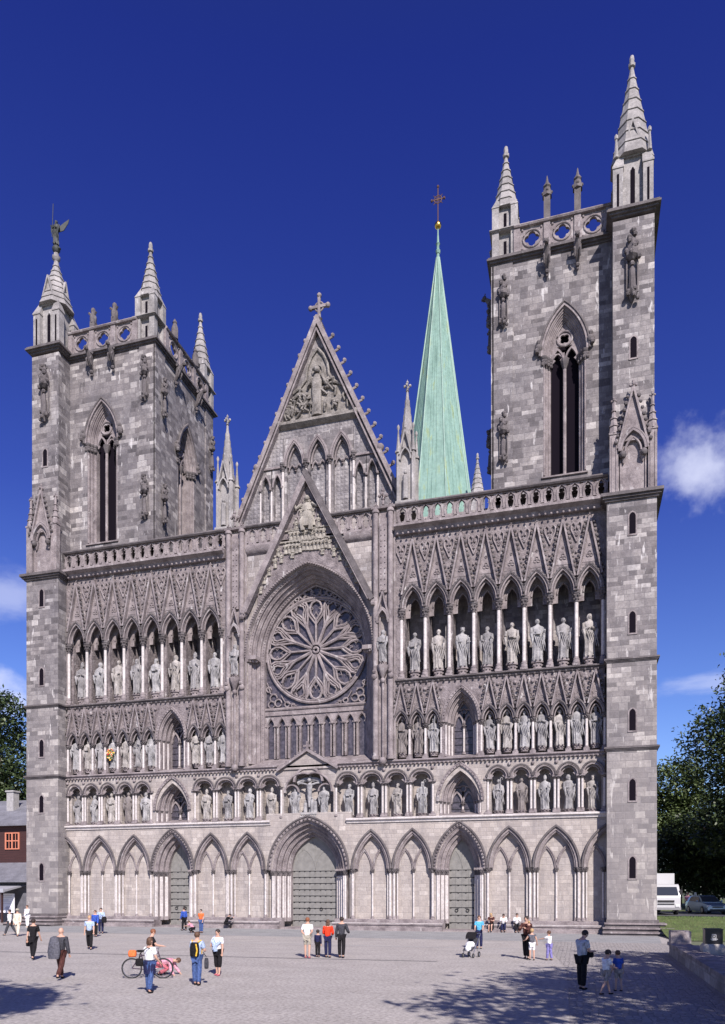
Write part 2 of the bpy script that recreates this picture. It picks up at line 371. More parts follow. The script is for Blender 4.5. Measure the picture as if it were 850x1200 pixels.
def door_mesh(cx, a, h, zs, y, rows, parent):
    d = MB(); P = [(cx-a, .1)]+arch_pts(cx, a, h, zs, 0, 10)+[(cx+a, .1)]
    d.prism(P, y, y+.12); D_ = d.build('door', DOOR, parent)
    t = MB()
    for k in range(rows):
        z = .55+k*(zs-.6)/(rows-1)
        t.box(cx-a+.04, cx+a-.04, y-.03, y, z-.02, z+.02)
        n = max(4, int(a*5))
        for j in range(n):
            x = cx-a+.12+(2*a-.24)*j/(n-1); t.tube([(x-.09, y-.03, z+.0), (x, y-.045, z-.06), (x+.09, y-.03, z)], .016, 4)
    t.build('hinge_strap', IRON, D_)
    v = MB(); nn = 4 if a > 1.2 else 2
    for j in range(1, nn*2):
        x = cx-a+2*a*j/(nn*2); top = zs if j != nn else zs+h*.9
        v.box(x-(.025 if j == nn else .012), x+(.025 if j == nn else .012), y-.02, y-.001, .12, top)
    v.box(cx-a, cx+a, y-.04, y-.001, zs-.04, zs+.04)
    for q in (-1, 1): mould(v, cx+q*a/2, a/2-.02, h*.62, zs, rectp(0, .04, y-.025, y-.001), 6)
    v.build('door_boards', DOOR, D_)
    hd = MB()
    for q in (-1, 1):
        c = (cx+q*.42*min(a, 1.2), y-.06, 1.45)
        hd.tube([(c[0]+.11*cos(k*pi/6), c[1], c[2]+.11*sin(k*pi/6)) for k in range(13)], .025, 5)
    hd.build('ring_handle', IRON, D_)
def portal(cx, a, h, U, orders, ydoor, rows):
    P = part('portal', MB(), TRIM) if False else None
    m_ = MB(); st = U/orders; y0 = .05; dy = (ydoor-.15)/orders
    for k in range(orders):
        u1 = U-k*st; u0 = u1-st
        mould(m_, cx, a, h, 4.45, rectp(u0, u1+.02, y0+.12+dy*(k), ydoor+.1), 12, down=3.9)
        mould(m_, cx, a, h, 4.45, rollp(u1-.02, y0+.08+dy*k, .085, 8), 14)
        mould(m_, cx, a, h, 4.45, rollp(u1-st*.5, y0+.12+dy*k, .05, 6), 14)
        mould(m_, cx, a, h, 4.45, rollp(u0+.05, y0+.13+dy*k, .04, 6), 14)
    mould(m_, cx, a, h, 4.45, rectp(U+.02, U+.2, -.12, .05), 14); mould(m_, cx, a, h, 4.45, rollp(U+.27, -.14, .08), 14, 1)
    for i, (x, z) in enumerate(arch_pts(cx, a, h, 4.45, U+.12, 16)): m_.ball((x, -.16, z), .075, 6, 1)
    # capitals band
    for q in (-1, 1):
        xa, xb = sorted((cx+q*(a-.02), cx+q*(a+U+.25)))
        for k in range(orders):
            u = U-k*st; xx = sorted((cx+q*(a+u-st-.03), cx+q*(a+u+.12)))
            m_.box(xx[0], xx[1], y0-.1+dy*k, ydoor, 4.36+.003*k, 4.52+.003*k)
    P = part('portal', m_, ROLL)
    for q in (-1, 1):
        L_ = []
        for k in range(orders):
            u = U-k*st
            L_ += [(cx+q*(a+u-.07), y0+.02+dy*k, .5, 3.9, .09, .4, .3, True), (cx+q*(a+u-.07-st*.5), y0+.05+dy*k, .5, 3.9, .05, .4, .3, False)]
        columns('jamb_shafts', L_, P)
    door_mesh(cx, a, h, 4.45, ydoor, rows, P)
portal(0, 1.85, 2.6, 1.12, 4, 1.6, 9)
for s_ in (-1, 1): portal(s_*11.45, .95, 2.15, .72, 3, 1.3, 8)

# --- string courses
def string(z, zt, y, x0, x1, mats, bumps=0., name='string_course'):
    b = MB(); b.hprof(x0, x1, [(.3, z), (y*.35, z), (y*.5, z+(zt-z)*.35), (y, z+(zt-z)*.55), (y, z+(zt-z)*.8), (0.02, zt), (.3, zt)])
    if bumps:
        n = int((x1-x0)/bumps)
        for i in range(n): b.ball((x0+(i+.5)*bumps, y*.55, z-.02), .085, 6)
    return part(name, b, mats)
string(7.88, 8.28, -.28, -21.5, -3.05, MARBLE); string(7.88, 8.28, -.28, 3.05, 21.5, MARBLE)
for a, b in ((-21.5, -2.4), (2.4, 21.5)): string(12.1, 12.45, -.26, a, b, TRIM, .3)
for a, b in ((-21.5, -6.8), (6.8, 21.5)):
    string(17.95, 18.25, -.26, a, b, DARKTRIM, .42); string(28.7, 29.42, -.75, a, b, TRIM, .4)
for a, b in ((-5.0, -2.9), (2.9, 5.0)):
    cs = MB(); cs.hprof(a, b, [(.0, 28.7), (-.15, 28.8), (-.3, 29.0), (-.35, 29.3), (0, 29.42)]); part('string_course', cs, TRIM)

# --- first gallery (trefoil niches)
E_ = [13.35, 14.95, 16.55, 18.14, 19.73, 21.32]; I_ = [2.2, 4.05, 5.9, 7.75, 9.62]
statues = []
def trefoil_niche(mb, tr, x0, x1, z0, zs, zt, y0, y1):
    c = (x0+x1)/2; a = (x1-x0)/2-.24; h = .62
    panel(mb, x0, x1, zs, zt, y0, y1, c, a, h, zs, 8)
    mould(tr, c, a, h, zs, rectp(.02, .12, y0-.14, y0+.05), 8); mould(tr, c, a, h, zs, rollp(.2, y0-.18, .065), 8, m=1)
    mould(tr, c, a*.78, h*.8, zs+.02, rollp(.03, y0+.12, .05), 8)
    for q in (-1, 1): tr.prism([(c+q*a, zs-.12), (c+q*a, zs+.3), (c+q*a*.52, zs+.12)], y0+.06, y0+.18)
def bays_build(pend, parent, mat):
    for nm, mb_ in pend: mb_.build(nm, mat, parent)
for s_ in (-1, 1):
    R1 = MB(); R1t = MB(); pend = []
    for x0, x1 in list(zip(E_[:-1], E_[1:]))+list(zip(I_[:-1], I_[1:])):
        xa, xb = sorted((s_*x0, s_*x1)); am = MB(); pend.append(('arch_moulding', am)); trefoil_niche(R1, am, xa, xb, 8.28, 10.85, 12.12, .02, .3)
        statues.append(('row1', (xa+xb)/2, .42, 8.45))
    for x in E_[1:-1]+I_[1:-1]+[E_[0]+.12, I_[-1]-.12, E_[-1]-.02]:
        R1.box(s_*x-.2, s_*x+.2, .3, .95, 8.28, 10.86)
        R1t.box(s_*x-.26, s_*x+.26, -.1, .34, 8.28, 8.42); R1t.box(s_*x-.27, s_*x+.27, -.12, .34, 10.72, 10.87)
        R1t.ball((s_*x, -.02, 11.75), .13, 8)
    panel(R1, min(s_*9.62, s_*13.35), max(s_*9.62, s_*13.35), 8.28, 12.12, .02, .5, s_*11.5, 1.1, 2.25, 8.7, 10, 0, .4)
    R1.add(R1t.v, R1t.f, 1); GAL1 = part('lower_gallery', R1, [WALLST, TRIM]); bays_build(pend, GAL1, ROLL)
    for x in E_[1:-1]+I_[1:-1]: columns('twin_column', [(s_*x+dx, .05, 8.42, 2.35, .085, .22, .18, False) for dx in (-.12, .12)], GAL1)
    for x in (E_[0]+.1, I_[-1]-.1, I_[0], E_[-1]-.03): column(s_*x, .05, 8.42, 2.35, .085, GAL1, .22, .18, False)
# centre: wider cusped recess with a small gable for the crucifixion group
R1 = MB(); R1t = MB()
panel(R1, -2.2, 2.2, 10.3, 12.25, .02, .3, 0, 1.85, 1.35, 10.3, 12)
R1.box(-2.2, -2.0, .02, .95, 8.4, 10.3); R1.box(2.0, 2.2, .02, .95, 8.4, 10.3)
mould(R1t, 0, 1.8, 1.3, 10.3, rollp(.08, -.06, .08), 12); mould(R1t, 0, 1.05, .95, 11.1, rectp(0, .16, -.08, .2), 10)
for q in (-1, 1): mould(R1t, q*1.35, .5, .5, 10.35, rectp(0, .1, .0, .2), 8)
R1.prism([(-2.1, 12.05), (2.1, 12.05), (0, 13.3)], -.1, .3); R1t.bar((-2.45, -.1, 12.0), (0.05, -.1, 13.5), .2, .5); R1t.bar((2.45, -.104, 12.0), (-.05, -.104, 13.5), .2, .5)
R1t.box(-.08, .08, -.25, -.1, 13.4, 14.1); R1t.box(-.32, .32, -.246, -.11, 13.68, 13.84)
for q in (-1, 1):
    for k in range(7): crocket(R1t, q*(2.35-k*.34), -.3, 12.2+k*.215, .07)
GC = part('centre_gable', R1, WALLST); R1t.build('arch_mouldings', TRIM, GC)

def window(cx, a, h, zs, z0, U, yg, gal, mull=True):
    """splayed gallery window: orders, pane, tracery and mullion"""
    m_ = MB(); n = 3; st = U/n
    for k in range(n):
        u1 = U-k*st
        mould(m_, cx, a, h, zs, rectp(u1-st, u1+.02, .12+k*(yg-.2)/n, yg+.1), 10, down=zs-z0)
        mould(m_, cx, a, h, zs, rollp(u1-.03, .08+k*(yg-.2)/n, .06, 6), 10, down=0)
    mould(m_, cx, a, h, zs, rectp(U+.02, U+.15, -.12, .05), 10); mould(m_, cx, a, h, zs, rollp(U+.2, -.1, .05), 10)
    for x, z in arch_pts(cx, a, h, zs, U+.1, 12): m_.ball((x, -.14, z), .05, 6)
    m_.hprof(cx-a-U, cx+a+U, [(.0, z0-.02), (yg, z0+.3), (yg+.1, z0+.3), (yg+.1, z0-.1), (0, z0-.1)])
    W_ = part('window', m_, TRIM)
    gl = MB(); gl.prism([(cx-a-.05, z0)]+arch_pts(cx, a+.05, h, zs, 0, 8)+[(cx+a+.05, z0)], yg+.02, yg+.06); gl.build('pane', GLASS, W_)
    t = MB(); ap = zs+h
    mould(t, cx, a, h, zs, rectp(-.1, .02, yg-.12, yg+.02), 8, down=0)
    for q in (-1, 1): mould(t, cx+q*a/2, a/2, h*.5, zs-.1, rectp(-.07, .05, yg-.14, yg+.02), 7)
    zc = zs+h*.58; r = a*.26
    t.tube([(cx+r*cos(k*pi/6), yg-.05, zc+r*sin(k*pi/6)) for k in range(13)], .06, 5)
    for q in (-1, 1): t.bar((cx+q*r*.8, yg-.06, zc+r*.6), (cx+q*a*.8, yg-.06, zs+h*.62), .1, .14); t.bar((cx, yg-.061, zs+.0), (cx+q*.001, yg-.061, zc-r), .1, .14)
    for k in range(int((zs-z0)/.5)): t.box(cx-a, cx+a, yg-.02, yg+.01, z0+.5+.5*k, z0+.53+.5*k, 1)
    t.build('tracery', [TRIM, IRON], W_)
    if mull: column(cx, yg-.1, z0+.3, zs-z0-.35, .08, W_, .25, .2, False)
    for q in (-1, 1): columns('jamb_shafts', [(cx+q*(a+U-k*st-.06), .06+k*(yg-.2)/n, z0, zs-z0, .06, .2, .15, False) for k in range(n)], W_)
for s_ in (-1, 1):
    window(s_*11.5, .85, 1.75, 9.3, 8.3, .62, 1.35, None)
    window(s_*11.58, .7, 1.7, 14.95, 12.5, .48, 1.35, None)

# --- gablet helper used by the two upper galleries
def gablet(tr, c, half, zb, zt, y, cr, r):
    for q in (-1, 1):
        tr.bar((c+q*half, y-.06, zb), (c+q*.01, y-.06, zt), r*1.15, .3+.004*(q+1))
        nx, nz = q*.13, .04
        crockets(tr, (c+q*half*.92, zb+.15), (c+q*.12, zt-.25), y-.14, cr, r*1.0, (nx, nz), 1)
    finial(tr, c, y-.02, zt-.1, r*4.2)

# --- middle gallery
O2 = [12.98+1.19*k for k in range(8)]; I2 = [6.62+1.17*k for k in range(4)]
for s_ in (-1, 1):
    R2 = MB(); R2s = MB(); R2c = [MB(), MB()]; pend = []
    for X in (O2, I2):
        rc = R2c[0 if X is O2 else 1]
        for x0, x1 in zip(X[:-1], X[1:]):
            xa, xb = sorted((s_*x0, s_*x1)); c = (xa+xb)/2; a = .43; h = .85; R2t = MB(); pend.append(('gablet', R2t))
            panel(R2, xa, xb, 14.85, 17.98, .0, .32, c, a, h, 14.95, 8)
            mould(R2t, c, a, h, 14.95, rectp(.0, .09, -.14, .05), 8); mould(R2t, c, a, h, 14.95, rollp(.15, -.2, .06), 8, m=1)
            mould(R2t, c, a*.72, h*.8, 14.9, rollp(.02, .1, .045), 7)
            gablet(R2t, c, .5, 15.6, 17.85, -.06, 6, .085)
            holecell(rc, c-.2, c+.2, 16.05, 16.45, -.03, .01, quatre(.16, 3, pi/2), 12)
            for q in (-1, 1): rc.prism([(c+q*.58, 16.3), (c+q*.58, 17.8), (c+q*.15, 17.8)], -.05, .01) if q > 0 else None
            statues.append(('row2', c, .42, 12.5))
        for x in X:
            R2.box(s_*x-.13, s_*x+.13, .28, .95, 12.4, 14.86); R2s.box(s_*x-.2, s_*x+.2, -.08, .3, 12.4, 12.62)
            R2s.ball((s_*x, -.1, 17.4), .12, 8)
    panel(R2, min(s_*10.13, s_*12.98), max(s_*10.13, s_*12.98), 12.4, 17.98, 0., .5, s_*11.58, .7, 1.7, 14.95, 10, 0, .48)
    R2.add(R2s.v, R2s.f, 1); GAL2 = part('middle_gallery', R2, [CARVE, TRIM]); bays_build(pend, GAL2, ROLL); [q_.build('spandrel_carving', CARVE, GAL2) for q_ in R2c]
    for X in (O2, I2):
        for x in X: column(s_*x, .08, 12.6, 2.3, .095, GAL2, .3, .18)

# --- top gallery
X3 = [7.2+1.75*k for k in range(9)]
for s_ in (-1, 1):
    R3 = MB(); R3s = MB(); R3c = MB(); R3b = MB(); pend = []
    for x0, x1 in zip(X3[:-1], X3[1:]):
        xa, xb = sorted((s_*x0, s_*x1)); c = (xa+xb)/2; a = .68; h = 1.45; R3t = MB(); pend.append(('gablet', R3t))
        panel(R3, xa, xb, 23.3, 28.8, 0, .4, c, a, h, 23.35, 9)
        mould(R3t, c, a, h, 23.35, rectp(.02, .12, -.2, .05), 9); mould(R3t, c, a, h, 23.35, rollp(.2, -.24, .075), 9, m=1); mould(R3t, c, a, h, 23.35, rollp(-.06, .08, .06), 9)
        for i, (x, z) in enumerate(arch_pts(c, a, h, 23.35, .24, 8)): R3t.ball((x, -.26, z), .08, 6, 1)
        panel(R3b, xa, xb, 22.9, 25.6, .75, .9, c, .36, .75, 23.5, 7)
        for q in (-1, 1): R3b.prism([(c+q*.36, 22.9), (c+q*.36, 23.35), (c+q*.62, 22.9)], .74, .88)
        mould(R3b, c, .36, .75, 23.5, rollp(.05, .72, .06), 7)
        gablet(R3t, c, .8, 24.3, 28.25, -.1, 11, .105)
        gt2 = MB(); gt2.prism([(c-.74, 24.55), (c+.74, 24.55), (c, 27.9)], -.07, -.004); 
        R3c.add([(c-.5, -.02, 25.25), (c+.5, -.02, 25.25), (c, -.02, 27.6)], [(0, 1, 2)])
        for k in range(3):
            t = pi/2+k*2*pi/3; R3c.tube([(c+.13*cos(t)+.1*cos(j*pi/4), -.05, 25.75+.13*sin(t)+.1*sin(j*pi/4)) for j in range(9)], .03, 4)
        R3c.tube([(c+.07*cos(j*pi/4), -.05, 26.4+.07*sin(j*pi/4)) for j in range(9)], .03, 4)
        statues.append(('row3', c, .62, 18.45))
    for x in X3:
        R3.box(s_*x-.16, s_*x+.16, .45, 2.35, 18.25, 23.4)
        R3s.box(s_*x-.25, s_*x+.25, -.14, .4, 18.25, 18.42)
        # heart shaped carving in the spandrel between two gablets
        if x < 21:
            xc = s_*x; 
            for q in (-1, 1): R3c.tube([(xc, -.06, 26.7), (xc+q*.16, -.07, 27.1), (xc+q*.34, -.08, 27.5), (xc+q*.36, -.08, 27.85), (xc+q*.2, -.08, 28.02), (xc+q*.04, -.07, 27.8), (xc+q*.1, -.06, 27.55)], .065, 5)
            R3c.tube([(xc+.13*cos(j*pi/4), -.06, 27.25+.13*sin(j*pi/4)) for j in range(9)], .055, 5); R3c.ball((xc, -.08, 27.25), .07, 6); R3c.ball((xc, -.05, 26.0), .09, 6); R3c.ball((xc, -.05, 25.6), .07, 6)
    xa, xb = sorted((s_*6.7, s_*7.2)); R3.box(xa, xb, 0, .6, 18.2, 28.8)
    xa, xb = sorted((s_*21.2, s_*21.6)); R3.box(xa, xb, 0, .6, 18.2, 28.8)
    xa, xb = sorted((s_*6.8, s_*21.4)); R3s.box(xa, xb, -.02, 2.35, 18.2, 18.28)
    R3.add(R3s.v, R3s.f, 1); GAL3 = part('upper_gallery', R3, [CARVE, TRIM]); bays_build(pend, GAL3, ROLL); R3c.build('spandrel_carving', TRIM, GAL3); R3b.build('inner_tracery', TRIM, GAL3)
    for x in X3: column(s_*x, .06, 18.42, 4.9, .125, GAL3, .75, .45)

# --- balustrade
def balustrade(x0, x1, n):
    b = MB(); t = MB(); st = (x1-x0)/n
    for k in range(n):
        a = x0+k*st; wv = st*.3
        holecell(b, a+wv/2, a+st-wv/2, 29.5, 30.75, -.1, .12, vesica(st*.3, .54), 20)
        for q in (a, a+st-wv/2):
            b.box(q, q+wv/2, -.1, .12, 29.75, 30.5)
        for z in (29.62, 30.63):
            for q in (a, a+st-wv/2): b.box(q, q+wv/2-.045 if q > a else q+wv/2, -.1, .12, z-.12, z-.05); b.box(q, q+wv/2, -.1, .12, z+.05, z+.125)
        cx = a+st/2
        for q in (-1, 1):
            t.tube([(cx+q*st*.36, -.12, 29.75), (cx+q*st*.4, -.13, 30.05), (cx+q*st*.34, -.13, 30.4), (cx, -.13, 30.72)], .035, 4)
            b.add([(cx+q*st*.12, -.08, 30.2), (cx+q*st*.3, -.08, 30.3), (cx+q*st*.3, -.08, 30.1)], [(0, 1, 2)])
            t.ball((cx+q*st*.24, .0, 30.25), st*.07, 6); 
        t.ball((cx, -.05, 29.66), .06, 6)
    b.box(x0, x1, -.16, .2, 29.38, 29.5)
    B_ = part('balustrade', b, TRIM)
    t.hprof(x0, x1, [(-.28, 30.75), (-.36, 30.85), (-.28, 30.98), (.0, 31.12), (.3, 30.98), (.3, 30.75)], 1)
    t.build('coping', ROLL, B_)
balustrade(6.85, 21.5, 17); balustrade(-21.5, -6.85, 17); balustrade(-5.0, -1.4, 4); balustrade(1.4, 5.0, 4)

# --- buttress piers beside the rose
def pier(s_):
    b = MB(); X = s_*5.9
    for dx in (-.56, .56):
        b.lathe(X+dx, -.28, [(12.45, .26), (12.7, .3), (12.75, .21), (30.4, .2), (30.45, .27), (30.6, .27), (30.7, .2)], 10, m=0)
        finial(b, X+dx, -.25, 30.7, .6)
    for dx in (-.3, .3, -.82, .82): b.tube([(X+dx, -.1, 12.5), (X+dx, -.1, 30.5)], .08, 6)
    b.box(X-.85, X+.85, -.12, .05, 22.9, 30.5); b.box(X-.85, X+.85, -.12, .05, 12.4, 19.2)
    b.box(X-.28, X+.28, -.3, .0, 24.6, 29.6)
    for k in range(12):
        for q in (-1, 1): b.ball((X+q*.14, -.31, 24.8+k*.4), .06, 6)
    mould(b, X, .34, .75, 22.5, rectp(.0, .12, -.55, -.1), 7); mould(b, X, .34, .75, 22.5, rollp(.15, -.52, .05), 7)
    for q in (-1, 1): b.bar((X+q*.5, -.45, 22.7), (X+q*.001, -.45, 24.6), .1, .2+.005*q); b.ball((X+q*.42, -.42, 22.45), .13, 6)
    finial(b, X, -.45, 24.4, .6)
    b.lathe(X, -.35, [(18.3, .05), (18.5, .16), (18.8, .3), (19.0, .42), (19.25, .45)], 8)
    b.tube([(X, -.3, 12.5), (X, -.3, 18.4)], .09, 8); b.ball((X, -.35, 18.2), .2, 8); b.ball((X, -.35, 12.35), .28, 8)
    for q in (-1, 1): b.ball((X+q*.62, -.45, 18.5), .24, 8); b.ball((X+q*.6, -.6, 18.8), .15, 6)
    b.hprof(X-.9, X+.9, [(-.35, 30.75), (-.4, 30.9), (0, 31.1), (.2, 31.1), (.2, 30.75)])
    finial(b, X, -.3, 31.0, 1.3)
    part('buttress_pier', b, TRIM); statues.append(('pier', X, -.32, 19.25))
pier(1); pier(-1)

# --- great rose window
def rose():
    a, h, zs, yg = 4.2, 5.75, 20.9, 1.85
    b = MB(); panel(b, -5.1, 5.1, 12.2, 31.0, 0., .3, 0, a, h, zs, 18, 0, .82)
    # splayed jambs and arch orders
    m_ = MB()
    for k in range(4):
        u1 = .82-.205*k
        mould(m_, 0, a, h, zs, rectp(u1-.21, u1+.01, .3+.36*k, yg+.1), 18, down=8.2)
        for du, dy, r in ((-.03, .24, .09), (-.12, .3, .05), (-.18, .33, .035)): mould(m_, 0, a, h, zs, rollp(u1+du, dy+.36*k, r, 6), 18, down=8.2)
        for x, z in arch_pts(0, a, h, zs, u1-.12, 34) if k in (0, 3) else []: m_.ball((x, .24+.36*k, z), .055, 6)
        if k == 3:
            for j in range(22):
                for q in (-1, 1): m_.ball((q*(a+.1), 1.32, 13.2+j*.35), .055, 6)
    mould(m_, 0, a, h, zs, rectp(.84, 1.0, -.16, .05), 20)
    for x, z in arch_pts(0, a, h, zs, .92, 46): m_.box(x-.05, x+.05, -.24, -.1, z-.06, z+.06)
    for q in (-1, 1): xa, xb = sorted((q*4.25, q*5.06)); m_.box(xa, xb, -.08, .9, 20.7, 21.0); [m_.ball((q*(4.4+j*.2), .0+.1*(3-j), 20.62), .12, 6) for j in range(4)]
    m_.hprof(-5.0, 5.0, [(-.1, 12.2), (-.1, 12.35), (yg, 13.25), (yg+.1, 13.25), (yg+.1, 12.2)])
    fr = part('rose_window_frame', b, WALLST); m_.build('arch_mouldings', TRIM, fr)
    R = MB(); cz = 21.55; r0 = 4.14
    def P(r, t, y=yg-.12): return (r*cos(t), y, cz+r*sin(t))
    def ring(r, w_, n=48): R.tube([P(r, 2*pi*k/n) for k in range(n+1)], w_, 6)
    ring(r0-.08, .12, 64); ring(r0-.26, .06, 64); ring(.2, .09, 16); ring(.42, .06, 20)
    for k in range(16):
        t = pi/2+k*pi/8; L = []
        big = (k % 2 == 0)
        def Q(r, off): return P(r, t+off)
        if big:
            R.tube([Q(.4, 0), Q(2.3, 0)], .1, 5)
            for q in (-1, 1):
                R.tube([Q(2.3, 0), Q(2.62, q*.085), Q(2.95, q*.15), Q(3.35, q*.145), Q(3.68, q*.09), Q(3.84, 0)], .1, 5)
                R.tube([Q(2.0, 0), Q(2.35, q*.11), Q(2.75, q*.2), Q(3.1, q*.225)], .075, 5)
                R.tube([Q(2.62, q*.085), Q(2.8, q*.03), Q(3.0, 0)], .03, 4); R.tube([Q(3.1, q*.15), Q(3.25, q*.07), Q(3.42, q*.12)], .035, 4)
        else:
            R.tube([Q(.4, 0), Q(2.75, 0)], .13, 6)
            for q in (-1, 1):
                R.tube([Q(2.75, 0), Q(3.1, q*.05), Q(3.35, q*.1), Q(3.62, q*.095), Q(3.8, q*.03)], .08, 5)
                R.tube([Q(1.75, 0), Q(2.2, q*.07), Q(2.6, q*.13), Q(3.0, q*.16), Q(3.45, q*.2), Q(3.85, q*.17)], .095, 5)
                R.tube([Q(2.45, q*.02), Q(2.9, q*.09), Q(3.3, q*.145), Q(3.6, q*.15), Q(3.85, q*.09)], .065, 5)
    # top spandrel: small cusped circles between rose and arch, corner trefoils below
    Ra = (a*a+h*h)/(2*a)
    for q in (-1, 1):
        for dg in (0, 7.5, 14.5, 21, 27, 32.5, 37.5, 42, 46):
            if dg == 0 and q < 0: continue
            t_ = radians(dg); r_in = r0+.06
            lo_, hi_ = r_in, r_in+2.0                       # march outward to the intrados
            for it in range(30):
                m2 = (lo_+hi_)/2; xx, zz = m2*sin(t_), cz+m2*cos(t_)
                if sqrt((xx-(a-Ra))**2+(zz-zs)**2) < Ra: lo_ = m2
                else: hi_ = m2
            r = max(.07, (lo_-r_in)/2-.04); m2 = r_in+r+.02
            cx_, cz_ = q*m2*sin(t_), cz+m2*cos(t_)
            R.tube([(cx_+r*cos(j*pi/6), yg-.12, cz_+r*sin(j*pi/6)) for j in range(13)], .07, 5)
            if r > .2:
                for k3 in range(3): t3 = pi/2+k3*2*pi/3; R.tube([(cx_+r*cos(t3), yg-.1, cz_+r*sin(t3)), (cx_+r*.45*cos(t3), yg-.1, cz_+r*.45*sin(t3))], .05, 4)
    R.tube([(x, yg-.14, z) for x, z in arch_pts(0, a, h, zs, -.08, 16)], .1, 6)
    for q in (-1, 1):
        for x, z, r in ((3.55, 18.05, .3), (3.15, 17.65, .28), (3.72, 17.55, .27), (3.95, 18.75, .2), (2.4, 17.5, .2), (1.9, 17.38, .14)):
            R.tube([(q*(x+r*cos(j*pi/6)), yg-.1, z+r*sin(j*pi/6)) for j in range(13)], .06, 5)
        R.tube([(q*4.1, yg-.1, 19.3), (q*3.8, yg-.1, 18.4), (q*3.3, yg-.1, 18.35)], .05, 5); R.tube([(q*2.9, yg-.1, 18.2), (q*2.6, yg-.1, 17.7), (q*1.6, yg-.1, 17.3)], .05, 5)
    ro = R.build('rose_tracery', TRIM, CATH)
    g = MB(); g.prism([(-4.25, 13.2)]+arch_pts(0, a+.05, h, zs, 0, 14)+[(4.25, 13.2)], yg+.02, yg+.07); g.build('pane', GLASS, ro)
    # band and nine lancets below
    l = MB(); l.box(-4.25, 4.25, yg-.3, yg+.01, 16.62, 17.15); l.hprof(-4.2, 4.2, [(yg-.38, 17.0), (yg-.42, 17.1), (yg-.2, 17.25), (yg, 17.25), (yg, 17.0)])
    st = 8.4/9
    for k in range(9):
        c = -4.2+st*(k+.5); panel(l, c-st/2, c+st/2, 13.25, 16.63, yg-.2, yg, c, .27, .6, 15.75, 6)
        mould(l, c, .27, .6, 15.75, rollp(.07, yg-.24, .05), 6)
        for q in (-1, 1): l.tube([(c+q*st/2, yg-.24, 13.3), (c+q*st/2, yg-.24, 15.75)], .055, 6)
        for q in (-1, 1): l.prism([(c+q*.28, 15.7), (c+q*.28, 16.0), (c+q*.13, 15.85)], yg-.15, yg-.05)
        l.ball((c-st/2, yg-.26, 15.8), .1, 6); crocket(l, c, yg-.26, 16.5, .06)
    la = l.build('lancet_row', TRIM, CATH)
    # steep gable over the arch
    gb = MB(); A = [p_ for p_ in arch_pts(0, a, h, zs, 1.02, 18) if p_[1] > 24.4]
    top = lambda x: 33.75-abs(x)*1.93
    for (xa, za), (xb, zb) in zip(A[:-1], A[1:]):
        gb.add([(xa, -.16, za), (xb, -.16, zb), (xb, -.16, top(xb)), (xa, -.16, top(xa)), (xa, .1, za), (xb, .1, zb), (xb, .1, top(xb)), (xa, .1, top(xa))], [(0, 1, 2, 3), (7, 6, 5, 4), (4, 5, 1, 0), (3, 2, 6, 7)])
    GB = part('gable', gb, CARVE)
    c = MB()
    c.bar((-5.15, -.3, 24.1), (0.1, -.3, 34.25), .34, .7); c.bar((5.15, -.305, 24.1), (-.1, -.305, 34.25), .38, .8, 1)  # right rake takes the dark slot, painting it as the unlit side
    c.bar((-4.85, -.42, 24.15), (0.0, -.42, 33.6), .1, .5); c.bar((4.85, -.425, 24.15), (0.0, -.425, 33.6), .1, .5)
    for q in (-1, 1): c.ball((q*5.15, -.35, 24.1), .3, 8); c.ball((q*5.2, -.6, 23.8), .2, 6)
    mould(c, 0, .75, 1.2, 31.0, rollp(.05, -.22, .06), 8)
    c.build('coping', ROLL, GB)
    rf = MB()
    def fig(x, z, hh, wd=.3, arms=True):
        rf.lathe(x, -.2, [(z, wd*.75), (z+hh*.45, wd*.55), (z+hh*.72, wd*.62), (z+hh*.82, wd*.25)], 6, sy=.6); rf.ball((x, -.26, z+hh*.9), hh*.1, 6)
        if arms:
            for q in (-1, 1): rf.tube([(x+q*wd*.6, -.25, z+hh*.74), (x+q*wd*.9, -.34, z+hh*.5), (x+q*wd*.2, -.42, z+hh*.52)], wd*.17, 5)
    rf.lathe(0, -.2, [(30.2, .75), (30.6, .7), (31.2, .42), (31.9, .45), (32.15, .15)], 8, sy=.5); rf.ball((0, -.3, 32.35), .2, 8)
    for q in (-1, 1): rf.tube([(q*.4, -.3, 31.9), (q*.85, -.4, 31.6), (q*.95, -.45, 32.0)], .12, 6); rf.tube([(q*.3, -.3, 30.9), (q*.4, -.5, 30.5), (q*.3, -.4, 29.9)], .18, 6)
    rnd = random.Random(3)
    for row, (z, hh, n) in enumerate(((28.4, .95, 13), (29.25, .95, 10), (30.05, .95, 6))):
        half = (33.2-z-hh*.9)/1.93-.3
        for k in range(n):
            x = -half+2*half*k/(n-1)
            if row == 2 and abs(x) < .8: continue
            fig(x, z+rnd.uniform(-.08, .08), hh*rnd.uniform(.9, 1.05), .22)
    for row, (z, hh, n) in enumerate(((31.0, .8, 4), (31.7, .7, 3))):
        for k in range(n): fig(-(33.2-z-hh)/1.93+.25+2*((33.2-z-hh)/1.93-.25)*k/(n-1), z, hh, .18)
    for q in (-1, 1):
        for x, z, hh in ((1.2, 28.0, .5), (3.8, 25.6, .7), (2.35, 28.3, .8), (2.6, 27.4, .95), (3.1, 26.9, .8), (3.5, 26.3, .8), (2.1, 27.75, .8)): fig(q*x, z, hh, .22)
    rf.box(-2.4, 2.4, -.3, -.16, 29.2, 29.28); rf.box(-1.9, 1.9, -.3, -.16, 30.02, 30.1)
    rf.build('figure_relief', RELIEF, GB)
rose()

